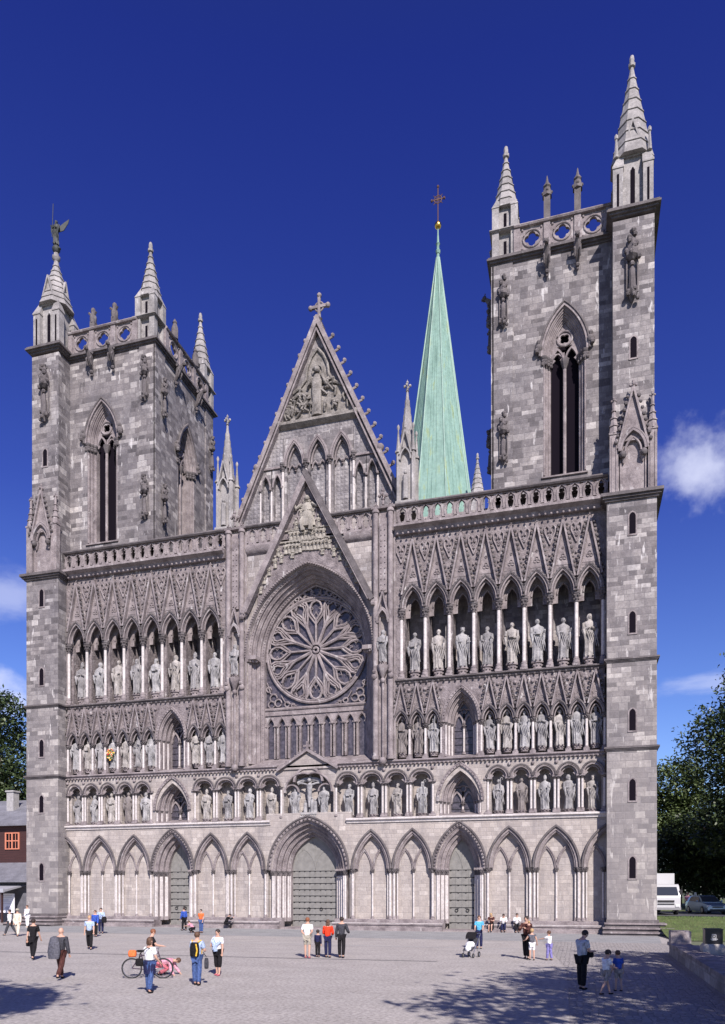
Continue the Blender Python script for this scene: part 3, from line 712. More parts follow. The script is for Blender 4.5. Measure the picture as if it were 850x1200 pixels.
# --- upper nave gable, set back
def upgable():
    Y = 2.2; top = lambda x: 47.2-abs(x)*2.2
    b = MB(); b.prism([(-7.5, 30.7), (7.5, 30.7), (0, 47.2)], Y+.35, Y+1.1)
    U = MB()
    def fill(x0, x1, z0, z1, y0=Y, y1=Y+.36, m=0, mb=None):   # clipped to the rakes
        mb = mb or b; n = 12
        for k in range(n):
            a, c = x0+(x1-x0)*k/n, x0+(x1-x0)*(k+1)/n; ta, tc = min(z1, top(a)), min(z1, top(c))
            if max(ta, tc) <= z0+.01: continue
            ta = max(ta, z0); tc = max(tc, z0)
            mb.add([(a, y0, z0), (c, y0, z0), (c, y0, tc), (a, y0, ta), (a, y1, z0), (c, y1, z0), (c, y1, tc), (a, y1, ta)], [(0, 1, 2, 3), (7, 6, 5, 4), (4, 5, 1, 0), (3, 2, 6, 7), (0, 3, 7, 4), (1, 5, 6, 2)], m)
    for c in (-1.95, 0, 1.95): panel(b, c-.975, c+.975, 30.7, 38.75, Y, Y+.36, c, .68, 1.75, 36.4, 9, 1)
    fill(-7.4, -4.95, 30.7, 38.75); fill(4.95, 7.4, 30.7, 38.75)
    for q in (-1, 1):
        for c in (3.4, 4.4): panel(b, min(q*(c-.5), q*(c+.55)), max(q*(c-.5), q*(c+.55)), 30.7, 36.4, Y, Y+.36, q*c, .32, .9, 34.9, 7, 1)
        xa, xb = sorted((q*2.9, q*4.95)); fill(xa, xb, 36.4, 38.75)
    fill(-4, 4, 38.75, 40.0); fill(-3.6, 3.6, 40.0, 47.1, m=1)
    GB = part('nave_gable', b, [TILE, STONE])
    t = MB()
    for c in (-1.95, 0, 1.95):
        mould(t, c, .68, 1.75, 36.4, rollp(.05, Y-.1, .08), 9); mould(t, c, .68, 1.75, 36.4, rectp(.12, .27, Y-.2, Y+.05), 9); mould(t, c, .68, 1.75, 36.4, rectp(-.14, -.04, Y+.1, Y+.3), 9)
        for q in (-1, 1): mould(t, c+q*.29, .24, .5, 36.1, rollp(.02, Y+.22, .06), 6); t.ball((c, Y+.2, 36.3), .14, 6)
    for q in (-1, 1):
        for c in (3.4, 4.4): mould(t, q*c, .32, .9, 34.9, rollp(.06, Y-.08, .07), 7); t.ball((q*(c-.42), Y-.1, 34.8), .13, 6)
        t.ball((q*4.85, Y-.1, 34.8), .13, 6)
        t.box(min(q*2.85, q*5.1), max(q*2.85, q*5.1), Y-.12, Y+.02, 36.35, 36.5); t.ball((q*5.1, Y-.2, 36.6), .3, 8)
        # coping, crockets
        t.bar((q*7.65, Y+.35, 30.6), (-q*.08, Y+.35-.003*(q+1), 47.6), .34, 1.5); t.bar((q*7.2, Y-.2, 30.6), (-q*.0, Y-.2-.003*(q+1), 46.6), .12, .5)
        for k in range(14):
            z = 32.2+k*1.07; x = q*((47.6-z)/2.2+.42); t.tube([(x-q*.3, Y+.2, z-.12), (x, Y+.2, z), (x+q*.02, Y+.2, z+.14)], .1, 6); t.ball((x+q*.04, Y+.2, z+.12), .17, 6)
    # apex cross
    t.lathe(0, Y+.3, [(47.0, .35), (47.7, .16), (47.8, .26), (47.9, .12), (48.1, .12)], 8)
    t.box(-.1, .1, Y+.2, Y+.4, 48.0, 49.6); t.box(-.72, .72, Y+.204, Y+.396, 48.65, 48.87)
    for x, z in ((0, 49.65), (.72, 48.76), (-.72, 48.76)): t.ball((x, Y+.3, z), .2, 8)
    t.tube([(.36*cos(j*pi/8), Y+.3, 48.76+.36*sin(j*pi/8)) for j in range(17)], .06, 6)
    t.build('coping', TRIM, GB)
    r = MB()
    # trefoiled relief with a central figure
    r.prism([(-2.9, 39.7), (2.9, 39.7), (2.75, 41.2), (1.6, 42.3), (.9, 43.2), (.75, 44.3), (0, 45.1), (-.75, 44.3), (-.9, 43.2), (-1.6, 42.3), (-2.75, 41.2)], Y-.06, Y+.02)
    for P in (((-3.0, 39.9), (-2.95, 41.0), (-2.3, 41.9), (-1.5, 42.3), (-.95, 42.9), (-.85, 43.8), (-.5, 44.6), (0, 45.2)),):
        for q in (-1, 1): r.tube([(q*x, Y-.15, z) for x, z in P], .12, 6)
    r.hprof(-3.1, 3.1, [(Y-.4, 39.55), (Y-.4, 39.75), (Y, 39.95), (Y, 39.3), (Y-.15, 39.35)])
    for q in (-1, 1): r.ball((q*3.15, Y-.2, 39.7), .28, 8)
    r.lathe(0, Y-.25, [(39.9, .42), (41.2, .36), (42.6, .46), (43.1, .18)], 8, sy=.6); r.ball((0, Y-.3, 43.45), .27, 8); r.tube([(.42*cos(j*pi/6), Y-.15, 43.45+.42*sin(j*pi/6)) for j in range(13)], .07, 5)
    for q in (-1, 1): r.tube([(q*.4, Y-.3, 42.8), (q*.75, Y-.4, 42.2), (q*.5, Y-.45, 42.9)], .13, 6)
    rnd = random.Random(5)
    for k in range(46):
        x = rnd.uniform(-2.6, 2.6); z = 40.0+rnd.random()*min(2.6, max(.3, (2.9-abs(x))*1.3))
        if abs(x) < .5: continue
        r.tube([(x, Y-.1, z), (x+rnd.uniform(-.4, .4), Y-.28, z+rnd.uniform(.1, .5)), (x+rnd.uniform(-.4, .4), Y-.15, z+rnd.uniform(.3, .8))], .11, 5); r.ball((x+.1, Y-.22, z+.5), .14, 6)
    r.build('figure_relief', RELIEFD, GB)
    for x in (-2.925, -.975, .975, 2.925): link('column', column_mesh(5.9, .11, .7, .4, True), GB, (x, Y-.05, 30.8))
    for q in (-1, 1):
        for x in (2.98, 3.9, 4.85): link('column', column_mesh(4.1, .07, .3, .3, False), GB, (q*x, Y-.03, 30.8))
    nb = MB(); nb.box(-6.2, 6.2, 3.3, 48, 0, 30.5); nb.prism([(-6.4, 30.4), (6.4, 30.4), (0, 43.5)], 3.3, 48, 1)
    part('nave', nb, [STONE, plain('roof_copper_dark', (.12, .17, .16), .6)])
upgable()

# --- gable pinnacles on each side
def gpin(s_):
    b = MB(); X, Y = s_*7.35, 1.3
    b.box(X-.75, X+.75, Y-.7, Y+.8, 30.6, 31.6)
    b.box(X-.45, X+.45, Y-.4, Y+.5, 31.6, 36.0)
    for qx in (-1, 1):
        for qy in (-1, 1):
            b.tube([(X+qx*.56, Y+.05+qy*.56, 31.4), (X+qx*.56, Y+.05+qy*.56, 35.2)], .17, 6)
            b.lathe(X+qx*.56, Y+.05+qy*.56, [(35.2, .26), (35.35, .24), (35.4, .16), (36.9, .05), (37.0, .1), (37.15, .11), (37.3, .04)], 6)
    mould(b, X, .36, .8, 34.6, rectp(0, .1, Y-.75, Y-.4), 7)
    for q in (-1, 1): b.bar((X+q*.45, Y-.66, 35.0), (X, Y-.66, 36.9), .1, .2)
    b.lathe(X, Y-.62, [(31.7, .22), (33.4, .2), (33.5, .08)], 8); b.ball((X, Y-.64, 33.65), .14, 8)
    prof = [(35.6, .6)]
    for k in range(7): z = 36.0+k*.55; r = .58*(1-(z-35.6)/5.0); prof += [(z, r+.035), (z+.02, r+.035), (z+.03, r-.01)]
    prof += [(40.0, .07), (40.05, .14), (40.15, .06)]
    b.lathe(X, Y+.05, prof, 8); finial(b, X, Y+.05, 39.9, 1.0)
    part('pinnacle', b, SPIREST)
gpin(1); gpin(-1)

# --- towers
def spirelet(b, X, Y, z0, z1, r0, n=8, steps=7, m=0, fin=True):
    prof = [(z0, r0*1.05)]
    for k in range(1, steps):
        z = z0+(z1-z0)*k/steps*.94; r = r0*(1-(z-z0)/(z1-z0))
        prof += [(z-.01, r+.0), (z, r+.07), (z+.06, r+.06), (z+.08, r)]
    prof += [(z1-.35, .1), (z1-.33, .22), (z1-.15, .24), (z1-.1, .14), (z1+.15, .17), (z1+.4, .12), (z1+.5, .02)] if fin else [(z1, .12)]
    b.lathe(X, Y, prof, n, m=m)
def tower_face(x0, x1, z0, z1, wc, shafts=True, cols=None):
    """front wall in xz with tall twin-light window; returns (wall, trim, dark)"""
    wl, tr, dk = MB(), MB(), MB()
    a, h, zs, U = .95, 2.55, 40.4, .5
    wl.box(x0, x1, 0, .9, z0, 32.0); panel(wl, x0, x1, 32.0, z1, 0, .9, wc, a, h, zs, 10, 0, U)
    for k in range(3):
        u1 = U-k*U/3
        mould(tr, wc, a, h, zs, rectp(u1-U/3, u1+.01, .12+.22*k, 1.0), 10, down=8.4)
        mould(tr, wc, a, h, zs, rollp(u1-.02, .08+.22*k, .075, 6), 10, down=0)
        for q in (-1, 1): tr.tube([(wc+q*(a+u1-.05), .08+.22*k, 32.1), (wc+q*(a+u1-.05), .08+.22*k, 40.0)], .085, 8)
        for q in (-1, 1): tr.lathe(wc+q*(a+u1-.05), .05+.22*k, [(39.7, .08), (40.0, .2), (40.2, .18), (40.3, .26), (40.42, .26)], 8, m=1); [tr.ball((wc+q*(a+u1-.05)+.15*cos(j*2), -.04+.22*k, 39.9+.2*(j % 2)), .13, 6, 1) for j in range(4)]
    mould(tr, wc, a, h, zs, rectp(U+.02, U+.16, -.16, .05), 10); mould(tr, wc, a, h, zs, rollp(U+.24, -.16, .09), 10, 1)
    for q in (-1, 1): tr.ball((wc+q*(a+U+.3), -.1, 41.0), .3, 8, 1); tr.ball((wc+q*(a+U+.42), -.25, 40.75), .2, 6, 1); tr.ball((wc+q*(a+U+.3), -.15, 41.4), .18, 6, 1)
    yt = .62
    panel(tr, wc-a, wc-.0, 40.2, 40.9, yt, yt+.15, wc-a/2, .36, .6, 40.25, 6)
    for q in (-1, 1):
        mould(tr, wc+q*a/2, .36, .85, 40.25, rectp(.0, .12, yt-.05, yt+.15), 7)
        tr.prism([(wc+q*a/2-.36, 40.2), (wc+q*a/2-.36, 40.6), (wc+q*a/2-.15, 40.42)], yt, yt+.1); tr.prism([(wc+q*a/2+.36, 40.2), (wc+q*a/2+.36, 40.6), (wc+q*a/2+.15, 40.42)], yt, yt+.1)
    # roundel with quatrefoil, filled spandrels
    hc = 41.85; holecell(tr, wc-.5, wc+.5, hc-.5, hc+.5, yt, yt+.15, quatre(.34, 4, pi/4), 24)
    tr.tube([(wc+.52*cos(j*pi/8), yt-.03, hc+.52*sin(j*pi/8)) for j in range(17)], .07, 6)
    tr.prism([(wc-.5, 41.3), (wc-.5, 42.3), (wc-.85, 41.5), (wc-.93, 40.6), (wc-.5, 41.1)], yt+.01, yt+.14); tr.prism([(wc+.5, 41.3), (wc+.5, 42.3), (wc+.85, 41.5), (wc+.93, 40.6), (wc+.5, 41.1)], yt+.01, yt+.14)
    tr.prism([(wc-.45, 42.3), (wc+.45, 42.3), (wc, 42.95)], yt+.01, yt+.14)
    tr.tube([(wc, yt, 32.1), (wc, yt, 40.1)], .12, 8); tr.lathe(wc, yt-.02, [(39.7, .12), (40.05, .26), (40.2, .3), (40.35, .3)], 8, m=1)
    tr.hprof(wc-a-U-.1, wc+a+U+.1, [(-.12, 31.85), (-.12, 31.95), (.9, 32.35), (1.0, 32.35), (1.0, 31.8), (0, 31.8)])
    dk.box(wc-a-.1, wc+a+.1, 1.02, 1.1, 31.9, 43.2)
    return wl, tr, dk
def canopy_fig(b, x, z, T=None, s=1.):
    """canopied figure on a tower face (local: face at y=0)"""
    q = MB()
    q.lathe(0, -.12, [(0, .04), (.25, .16), (.35, .24), (.45, .25)], 6); q.lathe(0, -.18, [(.45, .16), (1.3, .12), (1.45, .05)], 8); q.ball((0, -.2, 1.58), .11, 6)
    q.lathe(0, -.16, [(1.75, .1), (1.9, .27), (2.15, .28), (2.2, .2), (2.45, .22), (2.9, .06), (3.0, .12), (3.1, .03)], 6)
    for k in range(9): q.ball(((.27-.02*k)*cos(k*1.7), -.2-.14*abs(sin(k*1.7)), 1.85+.13*k), .12, 6)
    for k in range(5): q.ball((.22*cos(k*1.3), -.2-.1*abs(sin(k*1.3)), .1+.09*k), .1, 6)
    for dx in (-.22, .22): q.tube([(dx, -.1, .4), (dx, -.1, 1.85)], .04, 5)
    q.xf(Matrix.Translation((x, 0, z)) @ Matrix.Scale(s, 4))
    if T: q.xf(T)
    b.add(q.v, q.f)
def gargoyle(b, x, y, z, d):
    """crouching beast leaning out along d"""
    dx, dy = d; P = lambda f, u, s_=0: (x+dx*f-dy*s_, y+dy*f+dx*s_, z+u)
    b.tube([P(-.1, -.9), P(.15, -.5), P(.3, 0), P(.65, .35)], 0, 7, rs=[.1, .2, .26, .14]); b.ball(P(.78, .42), .2, 6); b.tube([P(.8, .4), P(1.0, .34)], .09, 5)
    for s_ in (-.18, .18): b.tube([P(.3, .1, s_), P(.5, -.3, s_), P(.3, -.7, s_)], .075, 5); b.tube([P(.75, .5, s_*.6), P(.7, .72, s_*.7)], .04, 4)
    b.ball(P(.05, -1.1), .16, 6); b.ball(P(.0, -1.35), .1, 6)
    for s_ in (-1, 1): b.tube([P(.2, .3, .1*s_), P(-.05, .75, .35*s_)], 0, 5, rs=[.12, .03])
def tower(sg):
    Mx = Matrix.Scale(sg, 4, (1, 0, 0)) if sg < 0 else Matrix.Identity(4)
    def fin(mb, name, mats, parent): mb.xf(Mx); return mb.build(name, mats, parent)
    b = MB(); zz = 47.5
    b.box(13.72, 24.3, 1.95, 10.95, 0, 31.5); b.box(14.65, 24.3, 2.05, 10.95, 31.5, zz-.1)
    b.box(21.4, 24.5, -1.05, 1.96, .9, 28.6)
    b.box(21.8, 24.4, -.5, 2.0, 30.5, zz)
    b.box(21.75, 24.35, -.6, 1.9, 28.6, 31.9)
    TW = fin(b, 'tower', STONE, CATH)
    pl = MB()
    for k, (o, z0, z1) in enumerate(((1.25, 0, .14), (1.36, .14, .24), (.85, .24, .4), (.96, .4, .5), (.45, .5, .68), (.56, .68, .78), (.12, .78, .98))): pl.box(21.4-min(o*.3, .3), 24.5+o, -1.05-o, 2.5, z0, z1, 0 if k in (1, 3, 5) else 1)  # dark risers under lighter nosings paint the shade of each step
    fin(pl, 'plinth', [TRIM, DARKTRIM], TW)
    # front and inner side faces with the belfry windows
    for rot in (0, 1):
        if rot == 0: wl, tr, dk = tower_face(0, 8.1, 31.0, zz, 4.95); T = Matrix.Translation((13.7, 1.0, 0))
        else: wl, tr, dk = tower_face(0.05, 9.9, 31.0, zz, 4.85); T = Matrix.Translation((13.72, 11.0, 0)) @ Matrix.Rotation(-pi/2, 4, 'Z')
        for mb_, nm, mt in ((wl, 'belfry_wall', STONE), (tr, 'belfry_window', ROLL), (dk, 'dark_opening', DARK)): mb_.xf(T); fin(mb_, nm, mt, TW)
    # quoin strip at the inner corner
    q = MB(); q.box(13.66, 15.1, .9, 1.05, 31.2, zz); q.box(13.58, 13.75, .9, 2.4, 31.2, zz); q.box(13.6, 13.75, 9.6, 11.0, 31.2, zz); fin(q, 'corner_strip', STONE, TW)
    # strings
    for z, o, hh in ((12.1, .17, .3), (17.95, .17, .28), (28.55, .4, .55)):
        s_ = MB()
        for k in range(3): oo = o*(k+1)/3; s_.box(21.4-oo, 24.5+oo, -1.05-oo, 3.0, z+hh*k/4, z+hh*(k+1)/4)
        for k in range(2): oo = o*(1-.5*k); s_.box(21.4-oo, 24.5+oo, -1.05-oo, 3.0, z+hh*.75+hh*k*.12, z+hh*.87+hh*.12*k)
        fin(s_, 'string_course', DARKTRIM, TW)
    s_ = MB()
    for k, o in enumerate((.1, .25, .4, .32)):
        s_.box(13.7-o, 21.9, 1.0-o, 11+o, zz+.13*k, zz+.13*(k+1)); s_.box(21.8-o, 24.4+o, -.5-o, 11.0, zz+.18+.13*k, zz+.18+.13*(k+1))
    fin(s_, 'cornice', DARKTRIM, TW)
    for z in ((4.4, 9.5, 14.1, 20.5, 27.0) if sg > 0 else (4.4, 10.0, 14.6, 20.5, 27.0)): slit(23.0, -1.05, z, Mx, TW)
    slit(23.1, -.5, 38.9, Mx, TW); 
    # parapet
    pb, pt = MB(), MB(); z0, z1 = 48.0, 49.7
    def wallrun(x0, x1, n, T, mb1, mb2):
        m1, m2 = MB(), MB(); st = (x1-x0)/n
        for k in range(n):
            a = x0+k*st; holecell(m1, a+.22, a+st-.22, z0, z1, 0, .22, quatre(.5, 4, 0), 24); m1.box(a-.22, a+.22, -.12, .26, z0, z1)
            cx = a+st/2; r = .62; m2.tube([(cx+r*cos(j*pi/8), -.02, (z0+z1)/2+r*sin(j*pi/8)) for j in range(17)], .06, 6)
            for qx in (-1, 1):
                for qz in (-1, 1): m2.ball((cx+qx*(st/2-.38), -.01, (z0+z1)/2+qz*.66), .09, 6)
        m1.box(x1-.22, x1+.22, -.12, .26, z0, z1)
        m2.hprof(x0-.2, x1+.2, [(-.2, z1), (-.26, z1+.1), (-.15, z1+.24), (.3, z1+.24), (.3, z1)])
        for m_, d in ((m1, 'parapet'), (m2, 'parapet_tracery')): m_.xf(T); fin(m_, d, TRIM, TW)
    wallrun(1.8, 8.0, 3, Matrix.Translation((13.6, .85, 0)), pb, pt)
    wallrun(1.6, 8.6, 3, Matrix.Translation((13.55, 11.1, 0)) @ Matrix.Rotation(-pi/2, 4, 'Z'), pb, pt)
    wallrun(0.5, 9.5, 4, Matrix.Translation((24.0, 10.8, 0)) @ Matrix.Rotation(pi, 4, 'Z'), pb, pt)
    wallrun(2.0, 10.0, 3, Matrix.Translation((24.4, 1.0, 0)) @ Matrix.Rotation(pi/2, 4, 'Z'), pb, pt)
    for x in (13.6+1.8+2.07, 13.6+1.8+4.13):
        gb = MB(); gargoyle(gb, x, .8, 47.3, (0, -1)); fin(gb, 'gargoyle', DARKTRIM, TW); pf = MB()
        pf.box(x-.22, x+.22, .8, 1.25, 49.9, 50.5 if sg < 0 else 51.6)
        if sg > 0: pf.lathe(x, 1.0, [(51.6, .36), (51.8, .34), (52.2, .22), (52.3, .3), (52.6, .12), (53.1, .03)], 6); [pf.ball((x+.3*cos(j*1.6), 1.0+.3*sin(j*1.6), 51.9), .1, 6) for j in range(4)]
        else: pf.lathe(x, 1.0, [(50.4, .25), (50.9, .3), (51.3, .16), (51.4, .2), (51.6, .18), (51.75, .03)], 7); [pf.tube([(x, 1.0, 50.9), (x+q_*.35, .9, 51.3)], .1, 5) for q_ in (-1, 1)]
        fin(pf, 'parapet_figure', DARKTRIM, TW)
    for yv in (4.0, 7.6):
        gb = MB(); gargoyle(gb, 13.5, yv, 47.3, (-1, 0)); fin(gb, 'gargoyle', DARKTRIM, TW)
        if sg < 0: pf = MB(); pf.lathe(13.6, yv, [(50.0, .3), (50.9, .3), (51.3, .16), (51.4, .22), (51.75, .03)], 7); fin(pf, 'parapet_figure', DARKTRIM, TW)
    # pinnacles
    for (X, Y, zt) in ((14.55, 1.75, 56.2), (14.55, 10.3, 56.6), (23.5, 10.2, 56.6)):
        c = MB(); hw = .62
        c.box(X-hw, X+hw, Y-hw, Y+hw, 47.9, 51.9)
        for qx in (-1, 1):
            for qy in (-1, 1):
                x_, y_ = X+qx*.66, Y+qy*.66; c.box(x_-.24, x_+.24, y_-.24, y_+.24, 47.9, 51.6)
                c.loops([[(x_-.28, y_-.28, 51.6), (x_+.28, y_-.28, 51.6), (x_+.28, y_+.28, 51.6), (x_-.28, y_+.28, 51.6)], [(X+qx*.35-.02, Y+qy*.35-.02, 53.0), (X+qx*.35+.02, Y+qy*.35-.02, 53.0), (X+qx*.35+.02, Y+qy*.35+.02, 53.0), (X+qx*.35-.02, Y+qy*.35+.02, 53.0)]])
        for z in (49.85,): c.box(X-1.0, X+1.0, Y-1.0, Y+1.0, z, z+.14); c.box(X-1.08, X+1.08, Y-1.08, Y+1.08, z+.05, z+.1)
        spirelet(c, X, Y, 51.7, zt, .95)
        for zl in (48.2, 50.2):
            c.box(X-.1, X+.1, Y-hw-.02, Y-hw+.05, zl+.05, zl+1.1, 1); c.box(X-hw-.02, X-hw+.05, Y-.1, Y+.1, zl+.05, zl+1.1, 1)
        fin(c, 'pinnacle', [SPIREST, DARK], TW)
    # great corner turret
    c = MB(); X, Y = 23.08, .85; z0 = 48.05; ze = 51.7
    c.box(X-.85, X+.85, Y-.9, Y+.9, z0, ze+.3)
    for qx in (-1, 1):
        for qy in (-1, 1):
            x_, y_ = X+qx*.95, Y+qy*.95; c.box(x_-.32, x_+.32, y_-.32, y_+.32, z0, ze-.6); c.box(x_-.37, x_+.37, y_-.37, y_+.37, ze-.6, ze-.5)
            c.loops([[(x_-.37, y_-.37, ze-.5), (x_+.37, y_-.37, ze-.5), (x_+.37, y_+.37, ze-.5), (x_-.37, y_+.37, ze-.5)], [(x_-qx*.3-.05, y_-qy*.3-.05, ze+1.1), (x_-qx*.3+.05, y_-qy*.3-.05, ze+1.1), (x_-qx*.3+.05, y_-qy*.3+.05, ze+1.1), (x_-qx*.3-.05, y_-qy*.3+.05, ze+1.1)]])
            if sg > 0: c.lathe(x_+qx*.1, y_+qy*.1, [(ze+.3, .16), (ze+1.5, .07), (ze+1.55, .13), (ze+1.75, .12), (ze+1.9, .03)], 6)
            c.box(x_-.07, x_+.07, y_-.34, y_-.2, z0+.4, ze-1.0, 1)
    for yy in (Y-.92, Y+.92):
        c.prism([(X-.62, ze+.3), (X+.62, ze+.3), (X, ze+2.4)], yy-.06, yy+.5); c.box(X-.68, X+.68, yy-.12, yy+.4, ze+.2, ze+.32)
        for q_ in (-1, 1): c.bar((X+q_*.7, yy-.1, ze+.3), (X, yy-.1-.003*q_, ze+2.65), .1, .2)
    for xx in (X-.92, X+.92):
        g_ = MB(); g_.prism([(-.62, ze+.3), (.62, ze+.3), (0, ze+2.4)], -.06, .3); [g_.bar((q_*.7, -.1, ze+.3), (0, -.1-.003*q_, ze+2.65), .1, .2) for q_ in (-1, 1)]
        g_.xf(Matrix.Translation((xx+(.12 if xx < X else -.12), Y, 0)) @ Matrix.Rotation(-pi/2 if xx < X else pi/2, 4, 'Z')); c.add(g_.v, g_.f)
    c.box(X-.14, X+.14, Y-.93, Y-.8, z0+.4, ze-.6, 1); c.lathe(X, Y-.88, [(ze-.6, .14), (ze-.25, .02)], 8, m=1, sy=.3); c.prism([(X-.12, ze+.75), (X+.12, ze+.75), (X, ze+1.15)], Y-1.0, Y-.9, 1)
    spirelet(c, X, Y, ze+.3, 59.2 if sg > 0 else 56.6, 1.42, steps=8, fin=sg > 0)
    if sg < 0: c.lathe(X, Y, [(56.3, .18), (56.5, .34), (56.7, .34), (56.75, .22), (57.0, .2)], 8)
    fin(c, 'corner_turret', [SPIREST, DARK], TW)
    # tabernacle on the front of the buttress
    t = MB(); Yf = -.9; X = 23.05
    for q_ in (-1, 1):
        xs = X+q_*1.2
        t.box(xs-.27, xs+.27, Yf-.15, Yf+.35, 29.1, 33.0); t.box(xs-.32, xs+.32, Yf-.2, Yf+.4, 33.0, 33.12)
        t.tube([(xs-.14, Yf-.16, 29.2), (xs-.14, Yf-.16, 32.8)], .05, 6); t.tube([(xs+.14, Yf-.16, 29.2), (xs+.14, Yf-.16, 32.8)], .05, 6)
        spirelet(t, xs, Yf+.1, 33.1, 35.3, .34, 6, 4, 0, False); finial(t, xs, Yf+.1, 35.0, .7)
        t.ball((X+q_*.66, Yf-.15, 31.6), .24, 8, 1); t.lathe(X+q_*.6, Yf+.05, [(31.1, .05), (31.5, .2), (31.75, .24)], 6)
        t.tube([(X+q_*.78, Yf+.1, 29.15), (X+q_*.78, Yf+.1, 31.6)], .07, 6)
    t.box(X-1.0, X+1.0, Yf+.15, Yf+.4, 28.9, 33.8)
    mould(t, X, .62, 1.15, 31.8, rectp(.08, .22, Yf-.3, Yf+.2), 8); mould(t, X, .62, 1.15, 31.8, rollp(.28, -1.15, .06), 8); mould(t, X, .45, .85, 31.8, rollp(.05, Yf-.05, .08), 8)
    for q_ in (-1, 1): t.bar((X+q_*.95, Yf-.15, 32.0), (X+q_*.01, Yf-.15, 35.9), .12, .26+.004*q_); crockets(t, (X+q_*.95, 32.2), (X+q_*.12, 35.5), Yf-.25, 8, .12, (q_*.18, 0), 1)
    t.prism([(X-.85, 32.5), (X+.85, 32.5), (X, 35.6)], Yf-.08, Yf+.3); finial(t, X, Yf-.15, 35.6, .9)
    fin(t, 'tabernacle', ROLL, TW)
    Rl = Matrix.Rotation(-pi/2, 4, 'Z')
    for x, z, T, sc in [(14.45, 42.9, Matrix.Translation((0, .9, 0)), 1.2), (14.45, 33.2, Matrix.Translation((0, .9, 0)), 1.2), (23.0, 41.8, Matrix.Translation((0, -.5, 0)), 1.55)]+[(0, z_, Matrix.Translation((13.58, yv, 0)) @ Rl, 1.1) for z_ in (42.0, 33.2) for yv in (2.0, 10.4)]:
        f = MB(); canopy_fig(f, x, z, T, sc); fin(f, 'canopied_figure', DARKTRIM, TW)
    return TW
def slit(x, y, z, Mx, parent):
    f = MB(); mould(f, x, .2, .28, z+.45, rectp(0, .09, y-.03, y+.05), 5, down=1.15); f.box(x-.3, x+.3, y-.05, y+.05, z-.8, z-.7); f.xf(Mx)
    W_ = f.build('slit_window', TRIM, parent)
    g = MB(); g.prism([(x-.2, z-.7)]+arch_pts(x, .2, .28, z+.45, 0, 5)+[(x+.2, z-.7)], y-.012, y+.02); g.xf(Mx)
    link('slit_opening', g.mesh('slit_opening', DARK), parent)
tower(1); tower(-1)

# --- crossing tower with the copper spire
def spire():
    X, Y = 0., 54.
    b = MB(); b.box(X-7, X+7, Y-7, Y+7, 0, 51); b.box(X-7.4, X+7.4, Y-7.4, Y+7.4, 51, 51.6)
    CT = part('crossing_tower', b, STONE)
    s_ = MB(); s_.lathe(X, Y, [(51.5, 6.1), (56, 5.35), (94.0, .2), (95.0, .22)], 8, a0=pi/8)
    for k in range(8):
        a = pi/8+k*pi/4; s_.tube([(X+6.1*cos(a), Y+6.1*sin(a), 51.5), (X+5.37*cos(a), Y+5.37*sin(a), 56), (X+.2*cos(a), Y+.2*sin(a), 94.0)], .13, 5)
        a2 = a+pi/8
        for j in (-.33, 0., .33):
            f = cos(pi/8)/cos(j*pi/8*.98) 
            aa = a2+j*pi/8; s_.tube([(X+5.36*f*cos(aa), Y+5.36*f*sin(aa), 56), (X+.25*f*cos(aa), Y+.25*f*sin(aa), 93.5)], .06, 4)
    sp = s_.build('copper_spire', COPPER, CT)
    g = MB(); g.lathe(X, Y, [(94.6, .28), (95.0, .38), (95.2, .2), (95.8, .2), (96.0, .34), (96.2, .18), (97.0, .14), (97.6, .1), (98.3, .1)], 8); g.build('spire_cap', COPPER, CT)
    g = MB(); g.ball((X, Y, 98.7), .5, 14); g.build('gilded_ball', GOLD, CT)
    g = MB(); g.tube([(X, Y, 99), (X, Y, 104.3)], .08, 6); g.box(X-.7, X+.7, Y-.06, Y+.06, 102.38, 102.52); g.tube([(X+.55*cos(j*pi/8), Y, 102.45+.55*sin(j*pi/8)) for j in range(17)], .07, 6)
    for x, z in ((.9, 102.45), (-.9, 102.45), (0, 104.3)): g.ball((X+x, Y, z), .2, 6)
    for q in (-1, 1): g.tube([(X-.65, Y, 102.45-q*.65), (X+.65, Y, 102.45+q*.65)], .05, 5)
    g.build('spire_cross', plain('gilt_iron', (.10, .05, .035), .6, .2), CT)
    for q in (-1, 1):
        c = MB(); x_, y_ = X+q*6.4, Y-5.5
        c.box(x_-.9, x_+.9, y_-.9, y_+.9, 51.6, 56.0); spirelet(c, x_, y_, 56, 61.3, 1.0); c.build('pinnacle', SPIREST, CT)
spire()

